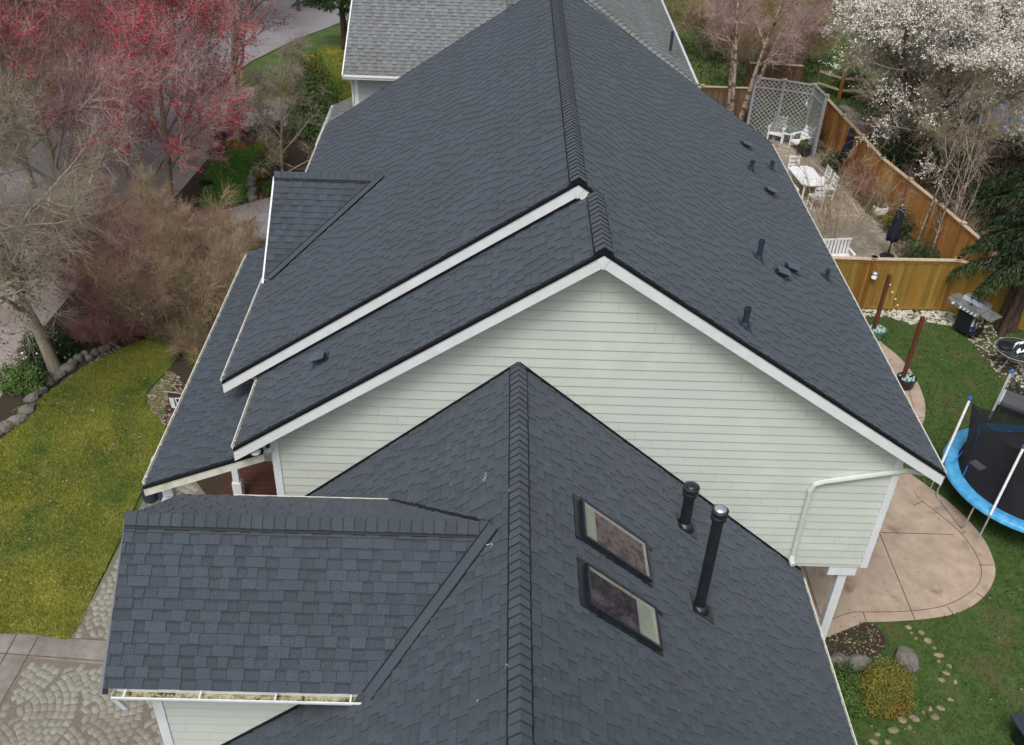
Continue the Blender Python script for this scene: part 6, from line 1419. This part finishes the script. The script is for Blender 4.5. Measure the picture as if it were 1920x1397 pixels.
bare_tree('bare_tree', 'thick reddish double trunk rising in front of the fence behind the glass table', 'tree', G(1868, 622), 5.5, 135, .16, 'bark_dark', 'bark_dark', None, 0, .04, None, multi=2, spread=.12, n=(4, 3), ang=(50, 45), ratio=(.25, .5), trunk_h=.5)
# leafy bushes
def bush(name, label, base, rx, ry, rz, n, size, m, seed, group=None, lobes=9, rough=.28, m2=None, parent=None, z0=0.0, cat='shrub', aspect=.55, shoots=0):
    rng = np.random.default_rng(seed)
    t = parent or thing(name, label, cat, tuple(base), 0, group); off = (0, 0, 0) if parent is not None else tuple(base)
    base = np.array([0, 0, z0]) if parent is not None else np.array(base)
    c = rng.normal(0, 1, (lobes, 3)); c /= np.linalg.norm(c, axis=1, keepdims=True); c[:, 2] = np.abs(c[:, 2])*.9+.1
    c = c*rng.uniform(.35, .7, (lobes, 1)); R3 = rng.uniform(.34, .55, lobes)
    k = rng.integers(0, lobes, n); d = rng.normal(0, 1, (n, 3)); d /= np.linalg.norm(d, axis=1, keepdims=True)
    P = c[k]+d*R3[k][:, None]*(rng.uniform(.55, 1.0, (n, 1))**.5)*(1+rng.normal(0, rough*.25, (n, 1)))
    P = P[P[:, 2] > .02]; d = P/np.maximum(np.linalg.norm(P, axis=1, keepdims=True), 1e-5); P = P*np.array([rx, ry, rz])+base
    h2 = rng.random(len(P)) < .5
    leaf_mesh('foliage', P, d, size, m, t, rng, off, aspect)
    if m2: q = rng.integers(0, len(P), len(P)//3); leaf_mesh('shoot_tips', P[q]+d[q]*.03, d[q], size*.9, m2, t, rng, off, aspect)
    segs = []
    for i in range(10):
        dd = rng.normal(0, .5, 3); dd[2] = 1; segs.append((*base, *(base+dd*np.array([rx, ry, rz])*.6), .02*rx+.006, .006))
    seg_mesh('stems', segs, 'bark_dark', t, None, off, 4); return t
bush('evergreen_shrub', 'large glossy evergreen shrub against the neighbour wall', G(600, 245), 1.5, 1.6, 3.2, 17000, .09, 'leaf_green', 141, lobes=24)
bush('evergreen_shrub', 'lower bright green shrub below the large evergreen shrub', G(612, 262), 1.1, .8, 1.3, 5000, .09, 'leaf_green', 142, lobes=10)
bush('evergreen_shrub', 'loose yellow green shrub left of the large evergreen shrub', G(570, 175), 1.3, 1.3, 2.2, 4000, .08, 'leaf_gold', 143, lobes=12, m2='leaf_green')
for i, (u, v, r, h_, m_, lab) in enumerate(((32, 725, .52, .95, 'leaf_green', 'round green shrub nearest the sidewalk on the left edge'), (67, 728, .48, .7, 'leaf_green', 'round lighter green shrub between the sidewalk shrub and the stone edging'), (78, 676, .6, 1.0, 'leaf_dark', 'dark white-flowered shrub left of the pale tree trunk'), (112, 660, .6, .9, 'leaf_dark', 'dark white-flowered shrub right of the pale tree trunk'))):
    t = bush('round_shrub', lab, G(u, v), r, r, h_, 4200, .065, m_, 151+i, 'round green shrubs by the stone edging', lobes=14)
    if i > 1:
        rng = np.random.default_rng(i); P = rng.normal(0, 1, (40, 3)); P /= np.linalg.norm(P, axis=1, keepdims=True); P[:, 2] = abs(P[:, 2]); leaf_mesh('flowers', P*np.array([r, r, h_])*.85, P, .07, 'blossom', t, rng)
for i, (u, v, r, h_, m_, lab) in enumerate(((505, 285, .7, .7, 'leaf_gold', 'olive juniper mound farthest along the border stones'), (487, 310, .6, .5, 'leaf_green', 'green juniper mound below the farthest olive one'), (512, 302, .6, .6, 'leaf_gold', 'olive juniper mound between the slim tree and border stones'), (486, 335, .5, .4, 'leaf_gold', 'low olive juniper mound halfway along the border stones'), (500, 356, .4, .35, 'leaf_green', 'small bright green mound near the dormer roof'), (386, 348, .25, .25, 'leaf_dark', 'tiny dark plant at the left side of the small green lawn'), (402, 290, .3, .25, 'leaf_dark', 'tiny dark plant left of the maple trunk'), (445, 275, .5, .25, 'leaf_gold', 'yellowish groundcover at the maple foot'))):
    bush('low_shrub', lab, G(u, v), r, r, h_, 1500, .06, m_, 161+i, 'low shrubs around the small lawn', lobes=8)
for i, (u, v, lab) in enumerate(((428, 254, 'dark purple heather clump just left of the maple trunk'), (462, 250, 'dark purple heather clump just right of the maple trunk'), (478, 246, 'dark purple heather clump second right of the maple trunk'), (492, 243, 'dark purple heather clump third right of the maple trunk'), (518, 238, 'dark purple heather clump farthest right by the path'), (415, 259, 'dark purple heather clump farthest left by the sidewalk'))):
    bush('heather', lab, G(u, v), .38, .3, .32, 900, .06, 'leaf_purple', 171+i, 'purple heathers along the neighbour path', lobes=7)
t = bush('golden_shrub', 'golden orange and green rounded shrub in the near back bed', G(1650, 1312), .60, .58, 1.0, 24000, .035, 'leaf_gold', 181, lobes=34, m2='leaf_green', rough=.6)
bush('green_shrub', 'dark green shrub squeezed between the roof gutter and the golden shrub', G(1584, 1300), .55, .7, .6, 8000, .04, 'leaf_green', 182, lobes=14)
bush('green_shrub', 'small spiky green plant right below the golden shrub', G(1697, 1315), .28, .28, .3, 700, .12, 'leaf_green', 183, lobes=8, aspect=.15)
for i, (u, v, rx, h_, m_, lab) in enumerate(((1686, 440, .75, 1.1, 'leaf_dark', 'dark green shrub right of the nearer parasol'), (1728, 486, .85, .8, 'leaf_dark', 'dark green spreading shrub at the foot of the slender birches'), (1665, 418, .3, .3, 'leaf_gold', 'small yellowish tuft beside the nearer parasol'), (1556, 270, .6, .9, 'leaf_dark', 'dark shrub beside the lattice post at the cedar fence'), (1560, 312, .6, .6, 'leaf_dark', 'low green shrub left of the farther parasol'), (1382, 218, .5, .8, 'leaf_dark', 'small dark shrub at the brown fence near the birch'), (1405, 248, .3, .5, 'leaf_gold', 'small potted-looking green plant at the lattice foot'), (1640, 400, .5, .5, 'leaf_dark', 'dark low shrub between the white planter and the fence'))):
    bush('evergreen_shrub', lab, G(u, v), rx, rx, h_, 2600, .06, m_, 191+i, 'shrubs of the courtyard bed', lobes=12)
for i, (u, v, rx, h_, m_, lab) in enumerate(((1395, 70, 1.0, 3.4, 'leaf_gold', 'yellowish green upright shrub behind the birch trunks'), (1437, 135, .8, 1.8, 'leaf_gold', 'golden green shrub right of the birch trunks'), (1372, 115, .9, 2.6, 'leaf_dark', 'dark bluish shrub between the birch trunks'), (1770, 330, 1.4, 2.2, 'leaf_green', 'green undergrowth shrub under the largest plum'), (1830, 380, 1.6, 1.8, 'leaf_dark', 'dark undergrowth shrub left of the conifers'), (1640, 330, 1.0, 1.6, 'leaf_dark', 'dark undergrowth shrub behind the fence left of the plum trunk'), (1590, 175, 1.0, 1.4, 'leaf_green', 'green bush by the rail fence'), (1700, 300, 1.3, 2.4, 'leaf_green', 'ivy green bush around the largest plum trunk'))):
    bush('evergreen_shrub', lab, G(u, v), rx, rx, h_, 5000, .085, m_, 201+i, 'shrubs beyond the fences', lobes=16)
t, z0, r, m_, n = POT_PLANTS[0]; bush('plant', None, (0, 0, 0), r, r, .3, 500, .08, 'leaf_green', 211, lobes=6, parent=t, z0=z0)
a = G(64, 740); bush('flower_clump', 'pink flowering clump on the stone edging', a, .16, .16, .14, 260, .05, 'leaf_green', 212, cat='flowers', m2='bud_pink')
bush('flower_clump', 'pale green sedum clump on the stone edging', G(40, 768), .3, .25, .14, 500, .05, 'leaf_green', 213, cat='plant')
# undergrowth beyond the fence
rng = np.random.default_rng(5); reg = [(13.8, 41), (14.3, 34), (15.7, 27.5), (24, 22.5), (36, 24), (36, 42), (18, 43)]; xs = rng.uniform(13.5, 36, 9000); ys = rng.uniform(22, 43, 9000); k = inside(reg, xs, ys); xs, ys = xs[k], ys[k]; n = len(xs)
a = rng.uniform(0, 6.28, n); e = rng.uniform(.2, 1.3, n); L_ = rng.uniform(.3, 1.4, n); segs = np.stack([xs, ys, np.zeros(n), xs+np.cos(a)*np.cos(e)*L_, ys+np.sin(a)*np.cos(e)*L_, np.sin(e)*L_, np.full(n, .012), np.full(n, .005)], 1)
tag(seg_mesh('undergrowth', segs, 'bark_red', None, rng.uniform(.6, 1.1, n)), 'brown tangle of dead stems covering the ground behind the long fence', 'undergrowth', kind='stuff')
# ------------------------------------------------------------------ grass and litter
blades('grass', lawn, 210000, .032, 'blade_moss', 1, 'mossy yellow green grass of the front lawn', .006, .8, .011)
blades('grass', yard, 170000, .055, 'blade', 2, 'green grass of the back lawn around the trampoline', -.01, .7, .010, holes=[patf, lobe2, gs])
blades('grass', sl_, 25000, .035, 'blade_dark', 3, 'dark green grass of the small oval lawn', .012, .6, .012)
blades('grass', [(7, 42), (22, 42), (44, 50), (60, 66), (52, 88), (38, 97), (20, 92), (2, 96), (-4, 70), (4, 52)], 110000, .16, 'blade', 4, 'rough meadow grass behind the houses', -.03, .8, .04)
blades('grass', nl, 18000, .06, 'blade_moss', 5, 'yellow green grass of the neighbour lawn', -.006, .8, .015)
fb = [tuple(p) for p in gp([(330, 700), (215, 645), (0, 800), (-40, 860), (-40, 880), (48, 775), (150, 700), (215, 668), (330, 632), (352, 645), (276, 740), (282, 770), (318, 812), (380, 760)])]
scatter('leaf_litter', fb, 2200, .05, .0, 'chip', 7, .2, label='scattered dead leaves and chips on the dark beds around the front lawn', cat='leaf litter')
scatter('leaf_litter', lawn, 160, .045, .04, 'chip', 8, .2, label='few pale fallen leaves lying on the front lawn', cat='leaf litter')
scatter('leaf_litter', patf, 110, .03, .008, 'chip', 11, .15, label='few dead leaves lying on the tan concrete patio', cat='leaf litter')
scatter('leaf_litter', yard, 500, .035, .03, 'chip', 12, .2, label='few fallen leaves lying in the back lawn grass', cat='leaf litter')
scatter('leaf_litter', [(p[0], p[1]) for p in cbed], 1600, .05, .0, 'chip', 9, .3, label='dead leaves on the soil of the courtyard bed', cat='leaf litter')
scatter('leaf_litter', gp([(1555, 1167), (1640, 1170), (1660, 1215), (1700, 1330), (1570, 1330), (1530, 1215)]), 500, .04, .0, 'chip', 10, .3, label='wood chips in the near back bed', cat='leaf litter')
